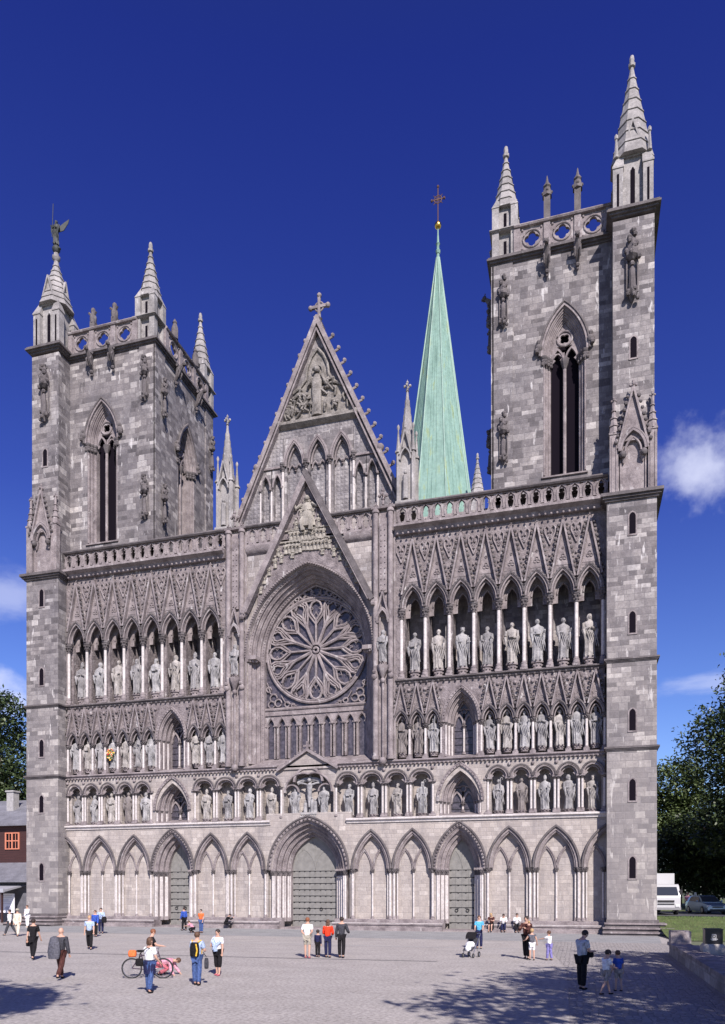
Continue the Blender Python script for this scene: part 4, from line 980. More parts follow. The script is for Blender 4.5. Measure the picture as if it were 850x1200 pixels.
# ------------------------------------------------------------------ statues
_stat = {}
STATM = [STATUE, carved('statue_stone_grey', (.13, .125, .128), (.36, .345, .345), 6., .6, .25), carved('statue_stone_warm', (.17, .155, .145), (.44, .41, .385), 8., .5, .1)]
def statue_mb(seed, H):
    """draped standing stone figure looking along -y, total figure height H"""
    rnd = random.Random(seed); b = MB(); n = 26
    ph = rnd.random()*6; k1 = rnd.choice((7, 9, 11)); tw = rnd.uniform(-2.5, 2.5); sway = rnd.uniform(-.025, .025)
    prof = [(0, .135, .1), (.05, .14, .105), (.15, .13, .1), (.3, .135, .1), (.45, .14, .1), (.56, .13, .095), (.64, .125, .09), (.72, .15, .09), (.78, .165, .085), (.815, .14, .075), (.84, .07, .055), (.862, .045, .045), (.88, .04, .04)]
    rings = []; prof = [(z, rx*.86, ry) for z, rx, ry in prof]
    for z, rx, ry in prof:
        am = .13*max(0, 1-z/.75)+.03
        if z > .8: am = 0
        sx = sway*sin(z*3.2)
        rings.append([((rx*(1+am*sin(k1*t+ph+tw*z)+am*.5*sin((k1-4)*t+z*5)))*cos(t)*H+sx*H, ry*(1+am*sin(k1*t+ph+tw*z))*sin(t)*H, z*H) for t in [2*pi*i/n for i in range(n)]])
    b.loops(rings)
    hx = rnd.uniform(-.008, .008)
    b.ball((hx*H, -.012*H, .93*H), .056*H, 12, sq=(.85, 1, 1.25)); b.ball((hx*H, -.07*H, .925*H), .012*H, 6)
    for q in (-1, 1): b.ball((q*.045*H+hx*H, -.01*H, .925*H), .016*H, 6)
    beard = rnd.random() < .6
    if beard: b.ball((hx*H, -.05*H, .875*H), .032*H, 8, sq=(1, .8, 1.5))
    b.ball((hx*H, .012*H, .945*H), .058*H, 10, sq=(1, 1, 1.1))
    hat = rnd.choice(('none', 'mitre', 'crown', 'hood', 'none', 'none'))
    if hat == 'mitre': b.lathe(hx*H, 0, [(.965*H, .05*H), (1.0*H, .055*H), (1.06*H, .006*H)], 8, sy=.6)
    if hat == 'crown': b.lathe(hx*H, 0, [(.965*H, .055*H), (1.0*H, .062*H), (1.0*H, .05*H)], 8)
    if hat == 'hood': b.ball((hx*H, .015*H, .92*H), .075*H, 10, sq=(1, .85, 1.35))
    pose = rnd.choice((0, 1, 2, 3)); hz = []
    for q in (-1, 1):
        sh = Vector((q*.125, -.01, .785)); el = Vector((q*.155, -.03, .63))
        ha = {0: Vector((q*.03, -.125, .66)), 1: Vector((q*.06, -.13, .7 if q > 0 else .6)), 2: Vector((q*.15, -.13, .7)) if q > 0 else Vector((q*.06, -.12, .62)), 3: Vector((q*.13, -.1, .74)) if q < 0 else Vector((q*.05, -.12, .6))}[pose]
        b.tube([sh*H, el*H, ((el+ha)/2+Vector((0, -.01, -.01)))*H, ha*H], 0, 8, rs=[.043*H, .04*H, .038*H, .024*H]); b.ball(ha*H, .025*H, 6)
        b.tube([(el.x*H*.95, -.07*H, .62*H), (el.x*H*.85, -.1*H, .5*H), (el.x*H*.8, -.09*H, .38*H)], 0, 6, rs=[.05*H, .035*H, .008*H])
        hz.append(ha)
    for k in range(5):                                  # mantle folds
        x0 = -.13+.05*k; b.tube([(x0*H, -.085*H, (.7-.03*k)*H), ((x0+.07)*H, -.112*H, (.52-.02*k)*H), ((x0+.12)*H, -.10*H, (.32-.03*k)*H)], 0, 5, rs=[.006*H, .016*H, .007*H])
    for q in (-1, 1): b.ball((q*.05*H, -.12*H, .012*H), .03*H, 6, sq=(.8, 1.5, .7))
    att = rnd.choice(('book', 'none', 'sword', 'none', 'book', 'none', 'staff')); a = MB(); h1 = hz[1]
    if att == 'book': a.box(-.055*H, .055*H, -.165*H, -.125*H, .6*H, .72*H)
    if att == 'staff':
        a.tube([(h1.x*H+.04*H, -.14*H, .0), (h1.x*H+.04*H, -.14*H, 1.0*H)], .011*H, 6); a.tube([((h1.x+.04+.035*(1-cos(t)))*H, -.14*H, (1.0+.035*sin(t))*H) for t in (0, .8, 1.6, 2.4, 3.2, 4.2)], .009*H, 5)
    if att == 'sword': a.tube([(h1.x*H, -.15*H, .04*H), (h1.x*H, -.15*H, .66*H)], .013*H, 4); a.box(h1.x*H-.05*H, h1.x*H+.05*H, -.16*H, -.14*H, .6*H, .62*H)
    return b, (a if att != 'none' else None), att
def statue(x, y, z, H, ped, seed, label, group, dark=False, pr=.42):
    key = (seed, round(H, 2), ped, dark, pr)
    if key not in _stat:
        b, a, att = statue_mb(seed, H*(.95+.08*random.Random(seed+9).random())); p = MB(); mt = STATUED if dark else STATM[seed % 3]
        p.lathe(0, 0, [(0, pr*.75), (ped*.25, pr*.8), (ped*.3, pr*.65), (ped*.75, pr*.75), (ped*.8, pr), (ped, pr)], 8, sy=.8)
        for k in range(8): p.ball((pr*.72*cos(k*pi/4), pr*.6*sin(k*pi/4), ped*.55), .07, 6)
        _stat[key] = (b.mesh('figure', mt), a.mesh(att, mt) if a else None, att, p.mesh('pedestal', TRIM))
    f, a, att, p = _stat[key]
    t = thing('statue', label, 'statue', (x, y, z), 0, group)
    rt = random.Random(seed*3+1).uniform(-.35, .35)
    link('figure', f, t, (0, 0, ped), rt); link('pedestal', p, t)
    if a: link(att, a, t, (0, 0, ped), rt)
    return t
ORD = ['first', 'second', 'third', 'fourth', 'fifth', 'sixth', 'seventh', 'eighth']
BOUQ = None
for side in (-1, 1):
    S_ = 'left' if side < 0 else 'right'
    for row in ('row1', 'row2', 'row3'):
        xs = sorted([q for q in statues if q[0] == row and q[1]*side > 0], key=lambda q: -abs(q[1]))
        outer = {'row1': 5, 'row2': 7, 'row3': 8}[row]
        for i, (_, x, y, z) in enumerate(xs):
            inner = i >= outer; rn = {'row1': 'lowest statue gallery', 'row2': 'middle statue gallery', 'row3': 'tall upper gallery'}[row]
            if not inner: lab = 'robed stone statue in the %s, %s niche from the %s tower' % (rn, ORD[i], S_)
            else:
                n_in = len(xs)-outer; k = i-outer
                lab = 'robed stone statue in the %s, %s niche inward from the %s gallery window' % (rn, ORD[k], S_)
            sd_ = i*5+{'row1': 0, 'row2': 31, 'row3': 67}[row]+(103 if side > 0 else 0)
            g = 'statues in the '+rn
            if row == 'row1': statue(x, y, 8.3, 2.3, .22, 100+sd_, lab, g, dark=(sd_ in (15, 118)))
            elif row == 'row2': statue(x, y, 12.62, 2.62, .3, 200+sd_, lab, g, dark=(side > 0 and i in (8, 9)), pr=.34)
            else: statue(x, y, 18.3, 2.9, .62, 300+sd_, lab, g, pr=.44)
            if row == 'row2' and side < 0 and i == 3: BOUQ = (x, y)
for _, x, y, z in [q for q in statues if q[0] == 'pier']:
    statue(x, y, z, 2.3, .25, 400, 'slender stone statue under a canopy on the %s pier of the rose window' % ('left' if x < 0 else 'right'), 'statues on the rose window piers', pr=.3)
# flowers laid in the arms of one statue
fb = MB(); rnd = random.Random(11); x, y = BOUQ
for k in range(70):
    a = rnd.random()*6.28; r = rnd.random()**.5
    fb.ball((x+.34*r*cos(a), y-.42-.1*rnd.random(), 14.0+.5*r*sin(a)), rnd.uniform(.05, .09), 6, rnd.choice((0, 0, 1, 2, 3, 3)))
fo = fb.build('flower_bouquet', [plain('leaf_green', (.08, .12, .04)), plain('yellow_petal', (.75, .45, .06)), plain('red_petal', (.5, .04, .03)), plain('cream_petal', (.7, .6, .35))])
tag(fo, 'red, yellow and green flower bouquet in the arms of a middle gallery statue', 'bouquet')
# crucifixion group under the small centre gable
cr = thing('crucifixion_sculpture', 'carved stone crucifixion group above the centre portal', 'sculpture', (0, .3, 8.3))
b = MB(); b.box(-.1, .1, .12, .3, .5, 3.3); b.tube([(-1.0, .18, 2.75), (-.5, .16, 3.02), (0, .15, 3.08), (.5, .16, 3.02), (1.0, .18, 2.75)], .15, 6); b.box(-1.0, 1.0, .14, .3, 2.85, 3.05); b.build('cross', STATUE, cr)
b = MB(); b.lathe(0, .0, [(.9, .1), (1.4, .14), (1.75, .18), (1.95, .16), (2.3, .2), (2.6, .24), (2.72, .1), (2.8, .07)], 10, sy=.7); b.ball((0, -.08, 2.95), .15, 10)
for q in (-1, 1): b.tube([(q*.2, .0, 2.62), (q*.5, .05, 2.72), (q*.85, .1, 2.75)], .07, 6)
b.build('crucified_figure', STATUE, cr)
b = MB(); b.box(-.7, .7, -.3, .4, .0, .5)
for k in range(16): b.ball((-.6+.08*k, -.3, .15+.2*(k % 2)), .1, 6)
for x_, h_ in ((.25, 1.15), (.5, 1.0), (-.3, .9)): b.lathe(x_, -.1, [(.5, .16), (.5+h_*.5, .14), (.5+h_*.8, .12), (.5+h_*.85, .05)], 8); b.ball((x_, -.14, .5+h_*.93), .09, 6)
b.build('base_with_small_figures', STATUE, cr)
for q, sd_ in ((-1, 500), (1, 501)):
    b, a, att = statue_mb(sd_, 2.35); b.xf(Matrix.Translation((q*1.15, .05, .15))); b.lathe(q*1.15, .05, [(0, .36), (.15, .36)], 8); b.build('mourner', STATUE, cr)
# archangel on the north turret
an = thing('angel_statue', 'dark bronze winged angel with raised spear on top of the left tower spire', 'statue', (-23.08, .85, 57.0))
b, a, att = statue_mb(601, 2.1); b.xf(Matrix.Translation((0, 0, .7))); b.ball((0, 0, .35), .34, 8); b.tube([(.2, 0, .5), (.45, -.1, .2)], .1, 6); b.build('figure', BRONZE, an)
for q in (-1, 1):
    b = MB(); b.loops([[(q*.1, .12, 1.9), (q*.1, .18, 1.9), (q*.12, .18, 2.3), (q*.12, .12, 2.3)], [(q*.5, .3, 2.1), (q*.5, .36, 2.1), (q*.55, .36, 2.75), (q*.55, .3, 2.75)], [(q*.85, .42, 2.7), (q*.85, .46, 2.7), (q*.95, .46, 3.05), (q*.95, .42, 3.05)]]); b.build('wing', BRONZE, an)
b = MB(); b.tube([(-.25, -.2, 1.3), (-.15, -.2, 4.1)], .03, 5); b.build('spear', BRONZE, an)

# ------------------------------------------------------------------ people
SKIN = plain('skin', (.50, .30, .22), .6); EYE = plain('eye_dark', (.02, .015, .015), .3)
_cl = {}
def cloth(name, c):
    if name not in _cl: _cl[name] = plain(name, c, .85, 0, .3, 16, .8, spec=.15)
    return _cl[name]
C_ = dict(black=(.014, .013, .015), grey=(.10, .10, .12), dgrey=(.05, .05, .06), white=(.78, .77, .78), cream=(.62, .56, .46), lblue=(.36, .45, .62), blue=(.04, .09, .38), navy=(.018, .02, .06), jeans=(.06, .10, .24),
          red=(.72, .05, .02), orange=(.70, .16, .05), khaki=(.36, .33, .27), brown=(.075, .03, .026), pink=(.62, .30, .38), silver=(.42, .44, .48), purple=(.20, .18, .42), teal=(.10, .38, .60), yellow=(.75, .45, .05), dpink=(.45, .12, .15), taupe=(.30, .26, .24))
HAIRC = dict(dark=(.025, .015, .012), brown=(.09, .045, .025), blond=(.38, .25, .12), grey=(.35, .34, .33), red=(.20, .07, .03))
def cm(k): return cloth('cloth_'+{'lblue': 'light_blue', 'dgrey': 'dark_grey', 'dpink': 'dark_pink'}.get(k, k), C_[k])
def skin_mb(verts, edges, radii, root=0, sub=1):
    me = bpy.data.meshes.new('t'); me.from_pydata([tuple(v) for v in verts], edges, []); o = bpy.data.objects.new('t', me); col.objects.link(o)
    o.modifiers.new('s', 'SKIN'); 
    if not me.skin_vertices: 
        bpy.context.view_layer.objects.active = o; bpy.ops.object.select_all(action='DESELECT') if bpy.ops.object.select_all.poll() else None; o.select_set(True); bpy.ops.mesh.customdata_skin_add()
    for i, r in enumerate(radii):
        sv = me.skin_vertices[0].data[i]; sv.radius = r if isinstance(r, tuple) else (r, r); sv.use_root = (i == root)
    if sub: m = o.modifiers.new('b', 'SUBSURF'); m.levels = m.render_levels = sub
    dg = bpy.context.evaluated_depsgraph_get(); ev = o.evaluated_get(dg); em = ev.to_mesh()
    mb = MB(); mb.v = [tuple(v.co) for v in em.vertices]; mb.f = [tuple(p.vertices) for p in em.polygons]; mb.m = [0]*len(mb.f)
    ev.to_mesh_clear(); bpy.data.objects.remove(o); bpy.data.meshes.remove(me); return mb
def person(label, loc, rz, H, top, bottom, hair='dark', hlen=0, legs=((12, 8), (-10, 12)), arms=((8, 8, 15, 0), (-8, 8, 15, 0)), lean=2, headp=0, sleeve='short', leg='long', seat=None, shoe='black', hat=None, group=None, extra=None, z=0., headturn=0):
    t = thing('person', label, 'person', (loc[0], loc[1], z), rz, group)
    kid = H < 1.4; hs = 1.22 if kid else 1.0; wd = 1.0
    ln = radians(lean); u = Vector((0, sin(ln), cos(ln))); Z = Vector
    th, sh = .245*H, .245*H; feet = []; J = {}
    for i, (a, k) in enumerate(legs):
        a, k = radians(a), radians(k); q = -1 if i == 0 else 1
        kn = Z((q*.008*H, sin(a)*th, -cos(a)*th)); an = kn+Z((0, sin(a-k)*sh, -cos(a-k)*sh)); feet.append((kn, an, q, a-k))
    hz = .04*H-min(f[1].z for f in feet) if seat is None else seat
    P = Z((0, 0, hz)); C = P+u*.2*H; N = P+u*.295*H
    hp = ln+radians(headp); uh = Z((0, sin(hp), cos(hp))); hd = N+uh*(.105*H*(1.1 if kid else 1)); nk = N+uh*.04*H
    V = [P, P+u*.09*H, C, N, nk, hd-uh*.02*H*hs+Z((0, .008*H, 0)), hd+uh*.025*H*hs]; E = [(0, 1), (1, 2), (2, 3), (3, 4), (4, 5), (5, 6)]
    R = [.068*H, .058*H, (.078*H, .062*H), .045*H, .031*H, .045*H*hs, .048*H*hs]
    hands = []
    for i, (f, o_, eb, inn) in enumerate(arms):
        q = -1 if i == 0 else 1; f, o_, eb, inn = [radians(v) for v in (f, o_, eb, inn)]
        S = N-u*.018*H+Z((q*.098*H, 0, 0)); d1 = Z((q*sin(o_), sin(f)*cos(o_), -cos(f)*cos(o_))); el = S+d1*.17*H
        d2 = Z((-q*sin(inn)+q*sin(o_)*.5, sin(f+eb)*cos(inn), -cos(f+eb)*cos(inn))).normalized(); wr = el+d2*.145*H; pm = wr+d2*.035*H
        b0 = len(V); V += [S, el, wr, pm]; E += [(3, b0), (b0, b0+1), (b0+1, b0+2), (b0+2, b0+3)]; R += [.034*H, .025*H, .017*H, (.024*H, .013*H)]; hands.append((q, S, el, wr, pm, d2))
    for kn, an, q, sa in feet:
        hj = P+Z((q*.05*H, 0, -.015*H)); k_, a_ = P+kn+Z((q*.05*H, 0, 0)), P+an+Z((q*.05*H, 0, 0))
        b0 = len(V); toe = a_+Z((0, .06*H, -.022*H)); V += [hj, k_, (k_+a_)/2+Z((0, -.004*H, .02*H)), a_, toe]; E += [(0, b0), (b0, b0+1), (b0+1, b0+2), (b0+2, b0+3), (b0+3, b0+4)]; R += [.05*H, .033*H, .027*H, .02*H, .018*H]; J[q] = (hj, k_, a_)
    b = skin_mb(V, E, R, 0, 1)
    side = Z((1, 0, 0))
    for q, S, el, wr, pm, d in hands:                       # five curled fingers each
        nrm = d.cross(side); nrm = nrm.normalized() if nrm.length > .1 else Z((0, 1, 0)); bd = side
        if inn_far(d): bd = Z((0, 0, 1))
        for k in range(4):
            o0 = pm+bd*((k-1.5)*.011*H); L_ = (.036, .042, .04, .031)[k]*H
            b.tube([o0-d*.008*H, o0+d*L_*.55, o0+d*L_*.9-Z((q*.3, 0, 0))*L_*.4], 0, 5, rs=[.0058*H, .005*H, .0038*H])
        tb = wr+d*.012*H; b.tube([tb, tb+d*.02*H-Z((q*.02*H, -.008*H, 0)), tb+d*.042*H-Z((q*.022*H, -.012*H, 0))], 0, 5, rs=[.008*H, .0062*H, .0045*H])
    fwd = Z((0, cos(hp), -sin(hp)))
    hc = hd+uh*.005*H; r_ = .052*H*hs
    b.ball(hc+uh*r_*.12, r_*1.02, 14, sq=(.86, 1, 1.18)); b.ball(hc+fwd*r_*1.02-uh*.008*H, .009*H*hs, 6)
    for q in (-1, 1): b.ball(hc+Z((q*.018*H, 0, 0))+fwd*r_*.9+uh*.008*H, .0055*H, 6, 1); b.ball(hc+Z((q*r_*.95, 0, 0)), .012*H*hs, 6, sq=(.5, 1, 1.4))
    b.box(hc.x-.012*H, hc.x+.012*H, hc.y+fwd.y*r_*.9, hc.y+fwd.y*r_*.96, hc.z-.03*H, hc.z-.026*H, 1)
    b.build('body', [SKIN, EYE], t)
    # shirt
    V = [P+u*.0*H, P+u*.09*H, C, N]; E = [(0, 1), (1, 2), (2, 3)]; R = [.087*H, .084*H, (.104*H, .086*H), .054*H]
    if sleeve != 'none' or True:
        for q, S, el, wr, pm, d in hands:
            b0 = len(V); e2 = S+(el-S)*(.75 if sleeve == 'short' else .25 if sleeve == 'none' else 1)
            V += [S, e2]; E += [(3, b0), (b0, b0+1)]; R += [.05*H, .041*H]
            if sleeve == 'long': V.append(wr); E.append((b0+1, b0+2)); R.append(.03*H)
    skin_mb(V, E, R, 0, 1).build('shirt', cm(top), t)
    # lower garment
    if leg == 'skirt':
        s_ = MB(); kz = min(J[1][1].z, J[-1][1].z); s_.loops([[(rx*cos(2*pi*i/14)*(1+.05*sin(i*2.2)), ry*sin(2*pi*i/14)+yo, zz) for i in range(14)] for zz, rx, ry, yo in ((kz-.14*H if seat is None else kz-.2*H, .13*H, .1*H, .0 if seat is None else .14*H), (kz+.05*H, .115*H, .1*H, 0 if seat is None else .1*H), (hz+.06*H, .08*H, .07*H, 0))]); s_.build('skirt', cm(bottom), t)
    else:
        V = [P, ]; E = []; R = [.084*H]
        for q in (-1, 1):
            hj, k_, a_ = J[q]; b0 = len(V); e2 = k_+(a_-k_)*{'long': .93, 'short': -.05, 'capri': .45}[leg]; V += [hj, k_, e2] if leg != 'short' else [hj, hj+(k_-hj)*.9]
            E += [(0, b0), (b0, b0+1)]+([(b0+1, b0+2)] if leg != 'short' else []); R += [.057*H, .052*H]+([.043*H] if leg != 'short' else [])
        skin_mb(V, E, R, 0, 1).build('trousers' if leg == 'long' else 'shorts', cm(bottom), t)
    for q in (-1, 1):
        a_ = J[q][2]; s_ = MB(); s_.ball((a_.x, a_.y+.03*H, a_.z-.018*H), .05*H, 8, sq=(.5, 1.35, .42)); s_.build('shoe', cm(shoe), t)
    # hair
    h = MB(); cc = hc-fwd*r_*.16+uh*r_*.36; h.ball(cc, r_*1.1, 14, sq=(.96, 1.02, 1.02))
    if hlen: 
        for q in (-.5, 0, .5): h.ball((cc.x+q*r_, cc.y-r_*.35, cc.z-r_*(.6+.5*hlen)), r_*.72, 8, sq=(.9, .8, 1.0+hlen*.9))
    if hair != 'bald': h.build('hair', plain('hair_'+hair, HAIRC[hair], .7), t)
    if hat: s_ = MB(); s_.lathe(0, 0, [(0, r_*2.1), (.012, r_*2.1), (.02, r_*1.15), (.09, r_*1.0), (.11, r_*.6)], 14); s_.xf(Matrix.Translation(hc+uh*r_*.55)); s_.build('sun_hat', cm(hat), t)
    t['hz'] = hz
    del t['hz']
    return t, dict(P=P, C=C, N=N, hands={h_[0]: h_[4] for h_ in hands}, hz=hz, u=u, H=H, hd=hd)
def inn_far(d): return abs(d.x) > .75
def at(loc, rz, v, z=0.):
    c, s_ = cos(rz), sin(rz); return (loc[0]+v[0]*c-v[1]*s_, loc[1]+v[0]*s_+v[1]*c, z+v[2])
def bag(name, label, cat, loc, size, mat, strap=None, rz=0, trim=None):
    """soft rounded bag with a handle or strap"""
    t = thing(name, label, cat, loc, rz); b = MB(); sx, sy, sz = size
    b.loops([[(sx*.5*f*(abs(cos(a))**.6)*(1 if cos(a) > 0 else -1), sy*.5*f*(abs(sin(a))**.6)*(1 if sin(a) > 0 else -1), z_*sz) for a in [2*pi*i/14 for i in range(14)]] for z_, f in ((-.5, .75), (-.42, .98), (0, 1.05), (.35, .95), (.5, .7))]); b.build('pouch', mat, t)
    if strap: s_ = MB(); s_.tube(strap, .014, 5); s_.build('strap', trim or mat, t)
    return t

R_ = radians
# couple and family in front of the centre portal (all seen from behind)
person('man with short hair in white shirt and khaki shorts facing the centre portal', (8.32, -22.7), 0, 1.76, 'white', 'khaki', 'red', legs=((2, 0), (-3, 2)), arms=((-20, 14, 45, 50), (-20, 14, 45, 50)), leg='short', shoe='dpink', group='visitors standing before the centre portal')
person('child in dark clothes standing between white shirt man and woman in red', (8.62, -22.2), 0, 1.18, 'navy', 'black', 'dark', legs=((4, 3), (-4, 3)), sleeve='long', group='visitors standing before the centre portal')
person('woman with long brown hair in red top and long dark trousers', (9.12, -22.3), 0, 1.66, 'red', 'navy', 'brown', hlen=1.3, legs=((3, 0), (-3, 0)), sleeve='long', arms=((5, 12, 70, 30), (5, 12, 70, 30)), group='visitors standing before the centre portal')
person('man in grey jacket and black trousers at the right of woman in red', (9.72, -22.2), 0, 1.78, 'dgrey', 'black', 'dark', legs=((2, 0), (-6, 4)), sleeve='long', arms=((0, 14, 10, 0), (15, 16, 60, 15)), group='visitors standing before the centre portal')
# left of the square
person('man in black t-shirt and black trousers walking toward the cathedral', (-2.57, -26.67), R_(15), 1.75, 'black', 'black', 'dark', legs=((16, 6), (-14, 14)), arms=((-12, 8, 10, 0), (14, 8, 15, 0)))
bag('black_bag', 'black bag carried by man in black t-shirt', 'bag', (-2.95, -26.5, .72), (.2, .14, .34), cm('black'), [(-.06, 0, .16), (0, 0, .3), (.06, 0, .16)])
p_, K = person('bald man in dark jumper and brown trousers walking away from camera', (3.14, -32.24), R_(8), 1.75, 'dgrey', 'brown', 'bald', legs=((20, 6), (-16, 22)), sleeve='long', arms=((35, 10, 100, 10), (4, 10, 12, 0)))
b = MB(); b.loops([[(.2*f*cos(a)*w_*(1+.06*sin(3*a+z_*6)), .1*f*sin(a), z_) for a in [2*pi*i/14 for i in range(14)]] for z_, f, w_ in ((-.42, .85, 1.15), (-.2, 1.1, 1.1), (.1, 1.05, .95), (.28, .8, .8), (.33, .3, .5))])
j = b.build('draped_jacket', cm('grey'), None, (3.06, -32.47, 1.12)); tag(j, 'grey jacket slung over the shoulder of the bald man', 'jacket')
person('man in light blue shirt and black trousers striding left of the left portal', (-3.65, -21.36), R_(-155), 1.7, 'lblue', 'black', 'blond', legs=((14, 4), (-16, 10)), arms=((14, 10, 20, 0), (-10, 10, 15, 0)))
person('person in blue jumper half hidden behind the man in light blue shirt', (-9.6, -12.6), R_(-170), 1.66, 'blue', 'black', 'brown', sleeve='long', legs=((6, 3), (-6, 5)))
person('man in light blue shirt and dark trousers leaning back by the plinth', (-11.3, -9.6), R_(-150), 1.72, 'lblue', 'navy', 'dark', sleeve='long', arms=((30, 14, 60, 20), (25, 16, 50, 0)), legs=((2, 0), (-4, 4)))
bag('dark_rucksack', 'black rucksack held beside the man at the left plinth', 'rucksack', (-10.85, -9.9, .95), (.32, .22, .4), cm('black'), [(-.1, 0, .2), (-.3, 0, .35), (-.35, 0, .1)])
person('woman in white blouse and white trousers standing by the left building', (-21.6, -4.4), R_(170), 1.74, 'white', 'white', 'brown', sleeve='long', shoe='cream', legs=((4, 2), (-4, 2)), arms=((20, 12, 70, 30), (0, 10, 10, 0)))
person('man in cream clothes and sun hat walking past the left building', (-14.6, -13.6), R_(200), 1.76, 'cream', 'cream', 'grey', sleeve='long', shoe='brown', hat='khaki', legs=((18, 4), (-18, 12)))
person('person in white jacket and dark trousers walking beside the man in sun hat', (-15.7, -13.0), R_(110), 1.72, 'white', 'dgrey', 'dark', sleeve='long', legs=((22, 5), (-22, 14)), arms=((-18, 8, 15, 0), (18, 8, 20, 0)))
# cyclists and friends
person('woman in white t-shirt, navy jumper round the waist and jeans, seen from behind', (7.77, -34.32), R_(-20), 1.6, 'white', 'jeans', 'brown', hlen=.5, legs=((3, 0), (-4, 3)), arms=((12, 10, 30, 10), (12, 10, 35, 10)))
b = MB(); b.loops([[(f*.155*cos(a)*(1+.05*sin(5*a)), f*.125*sin(a), z_) for a in [2*pi*i/16 for i in range(16)]] for z_, f in ((.56, 1.12), (.66, 1.16), (.82, 1.08), (.96, 1.0))])
j = b.build('tied_jumper', cm('navy'), None, (7.77, -34.32, 0)); tag(j, 'navy jumper tied round the waist of the woman in front', 'jumper')
bag('shoulder_bag', 'black shoulder bag of the woman in white t-shirt', 'handbag', (7.56, -34.5, .9), (.24, .1, .22), cm('black'), [(-.02, 0, .1), (.06, -.06, .26), (.24, .0, .42), (.3, .12, .38)])
person('woman with short brown hair in black top standing behind the bicycle', (5.45, -30.5), R_(-50), 1.62, 'black', 'dgrey', 'red', legs=((2, 0), (-2, 2)), headp=18, arms=((20, 10, 60, 10), (30, 10, 50, 10)))
person('crouching person in pink flowered top bending over the ground beside the bicycle', (5.6, -30.2), R_(-75), 1.6, 'pink', 'dpink', 'brown', legs=((85, 125), (60, 125)), lean=80, headp=10, arms=((18, 10, 20, 0), (2, 10, 30, 0)), sleeve='long')
p_, K = person('man in light blue shirt and jeans wearing a black and yellow rucksack', (8.24, -32.38), R_(5), 1.66, 'lblue', 'jeans', 'brown', legs=((5, 0), (-6, 4)), arms=((12, 14, 80, 25), (12, 14, 80, 25)))
t = bag('rucksack', 'black and yellow rucksack on the back of man in jeans', 'rucksack', (8.24, -32.53, 1.13), (.28, .16, .44), cm('black'))
b = MB(); b.tube([(-.1, .02, .22), (-.15, .12, .28), (-.15, .25, .12), (-.12, .22, -.15)], .02, 5); b.tube([(.1, .02, .22), (.15, .12, .28), (.15, .25, .12), (.12, .22, -.15)], .02, 5); b.tube([(.1, -.11, .18), (.14, -.1, -.02), (.1, -.1, -.2)], .022, 5); b.build('strap', cm('yellow'), t)
p_, K = person('woman in white t-shirt and dark capri trousers with blue jumper over her shoulder', (7.65, -29.8), R_(170), 1.6, 'white', 'black', 'dark', leg='capri', legs=((4, 0), (-4, 2)), shoe='dpink', arms=((0, 10, 12, 0), (20, 12, 70, 40)))
b = MB(); b.tube([(-.16, .08, 1.32), (-.1, -.13, 1.2), (-.05, -.16, 1.0), (-.02, -.15, .85)], 0, 8, rs=[.06, .08, .09, .07]); b.tube([(.15, -.1, 1.2), (0, -.16, 1.05), (-.1, -.15, .9)], 0, 7, rs=[.05, .06, .05]); j = b.build('folded_jumper', cm('lblue'), None, (7.65, -29.8, 0)); tag(j, 'blue jumper draped across the woman in capri trousers', 'jumper')
bag('dark_bag', 'dark bag on the ground side between rucksack man and capri woman', 'bag', (8.5, -32.25, .68), (.12, .1, .34), cm('dgrey'), [(0, 0, .2), (-.08, -.08, .36)])
# by the left portal
person('person in blue jacket and black trousers standing by the left portal door', (-7.75, -4.8), R_(70), 1.68, 'blue', 'black', 'dark', sleeve='long', legs=((5, 0), (-5, 2)))
person('person in orange t-shirt and jeans right of the left portal', (-5.1, -7.2), R_(175), 1.62, 'orange', 'jeans', 'dark', legs=((3, 0), (-3, 0)))
person('crouching child in pink top beside the left portal', (-5.7, -7.2), R_(90), 1.25, 'pink', 'black', 'brown', legs=((80, 120), (50, 125)), lean=40, arms=((60, 10, 20, 0), (50, 10, 20, 0)))
person('person in black bending with a camera near the left portal', (-6.2, -1.3), R_(-60), 1.6, 'black', 'black', 'dark', seat=.45, legs=((82, 80), (78, 85)), lean=25, headp=20, sleeve='long', arms=((50, 10, 80, 20), (50, 10, 80, 20)))
# stroller woman and seated group at the right portal
person('woman in turquoise t-shirt standing behind the pushchair', (14.83, -15.5), R_(185), 1.66, 'teal', 'navy', 'brown', legs=((4, 0), (-4, 2)), arms=((25, 8, 45, 5), (25, 8, 45, 5)))
g_ = 'people sitting on the plinth'
person('blond woman in dark dress sitting on the plinth beside the right portal', (13.8, -.62), R_(170), 1.68, 'brown', 'black', 'blond', hlen=1, seat=.56, legs=((85, 82), (80, 78)), lean=14, headp=10, arms=((35, 10, 70, 30), (35, 10, 70, 30)), leg='skirt', group=g_)
person('person in white shirt with dark skirt sitting in the middle on the plinth', (14.62, -.62), R_(182), 1.66, 'white', 'navy', 'dark', seat=.56, legs=((85, 85), (82, 78)), lean=20, headp=12, sleeve='long', arms=((40, 10, 50, 20), (40, 10, 60, 25)), group=g_)
person('dark haired person in white jacket and black trousers sitting rightmost on the plinth', (15.5, -.62), R_(190), 1.7, 'white', 'black', 'dark', seat=.56, legs=((85, 85), (80, 80)), lean=16, sleeve='long', arms=((35, 10, 70, 30), (35, 10, 70, 30)), group=g_)
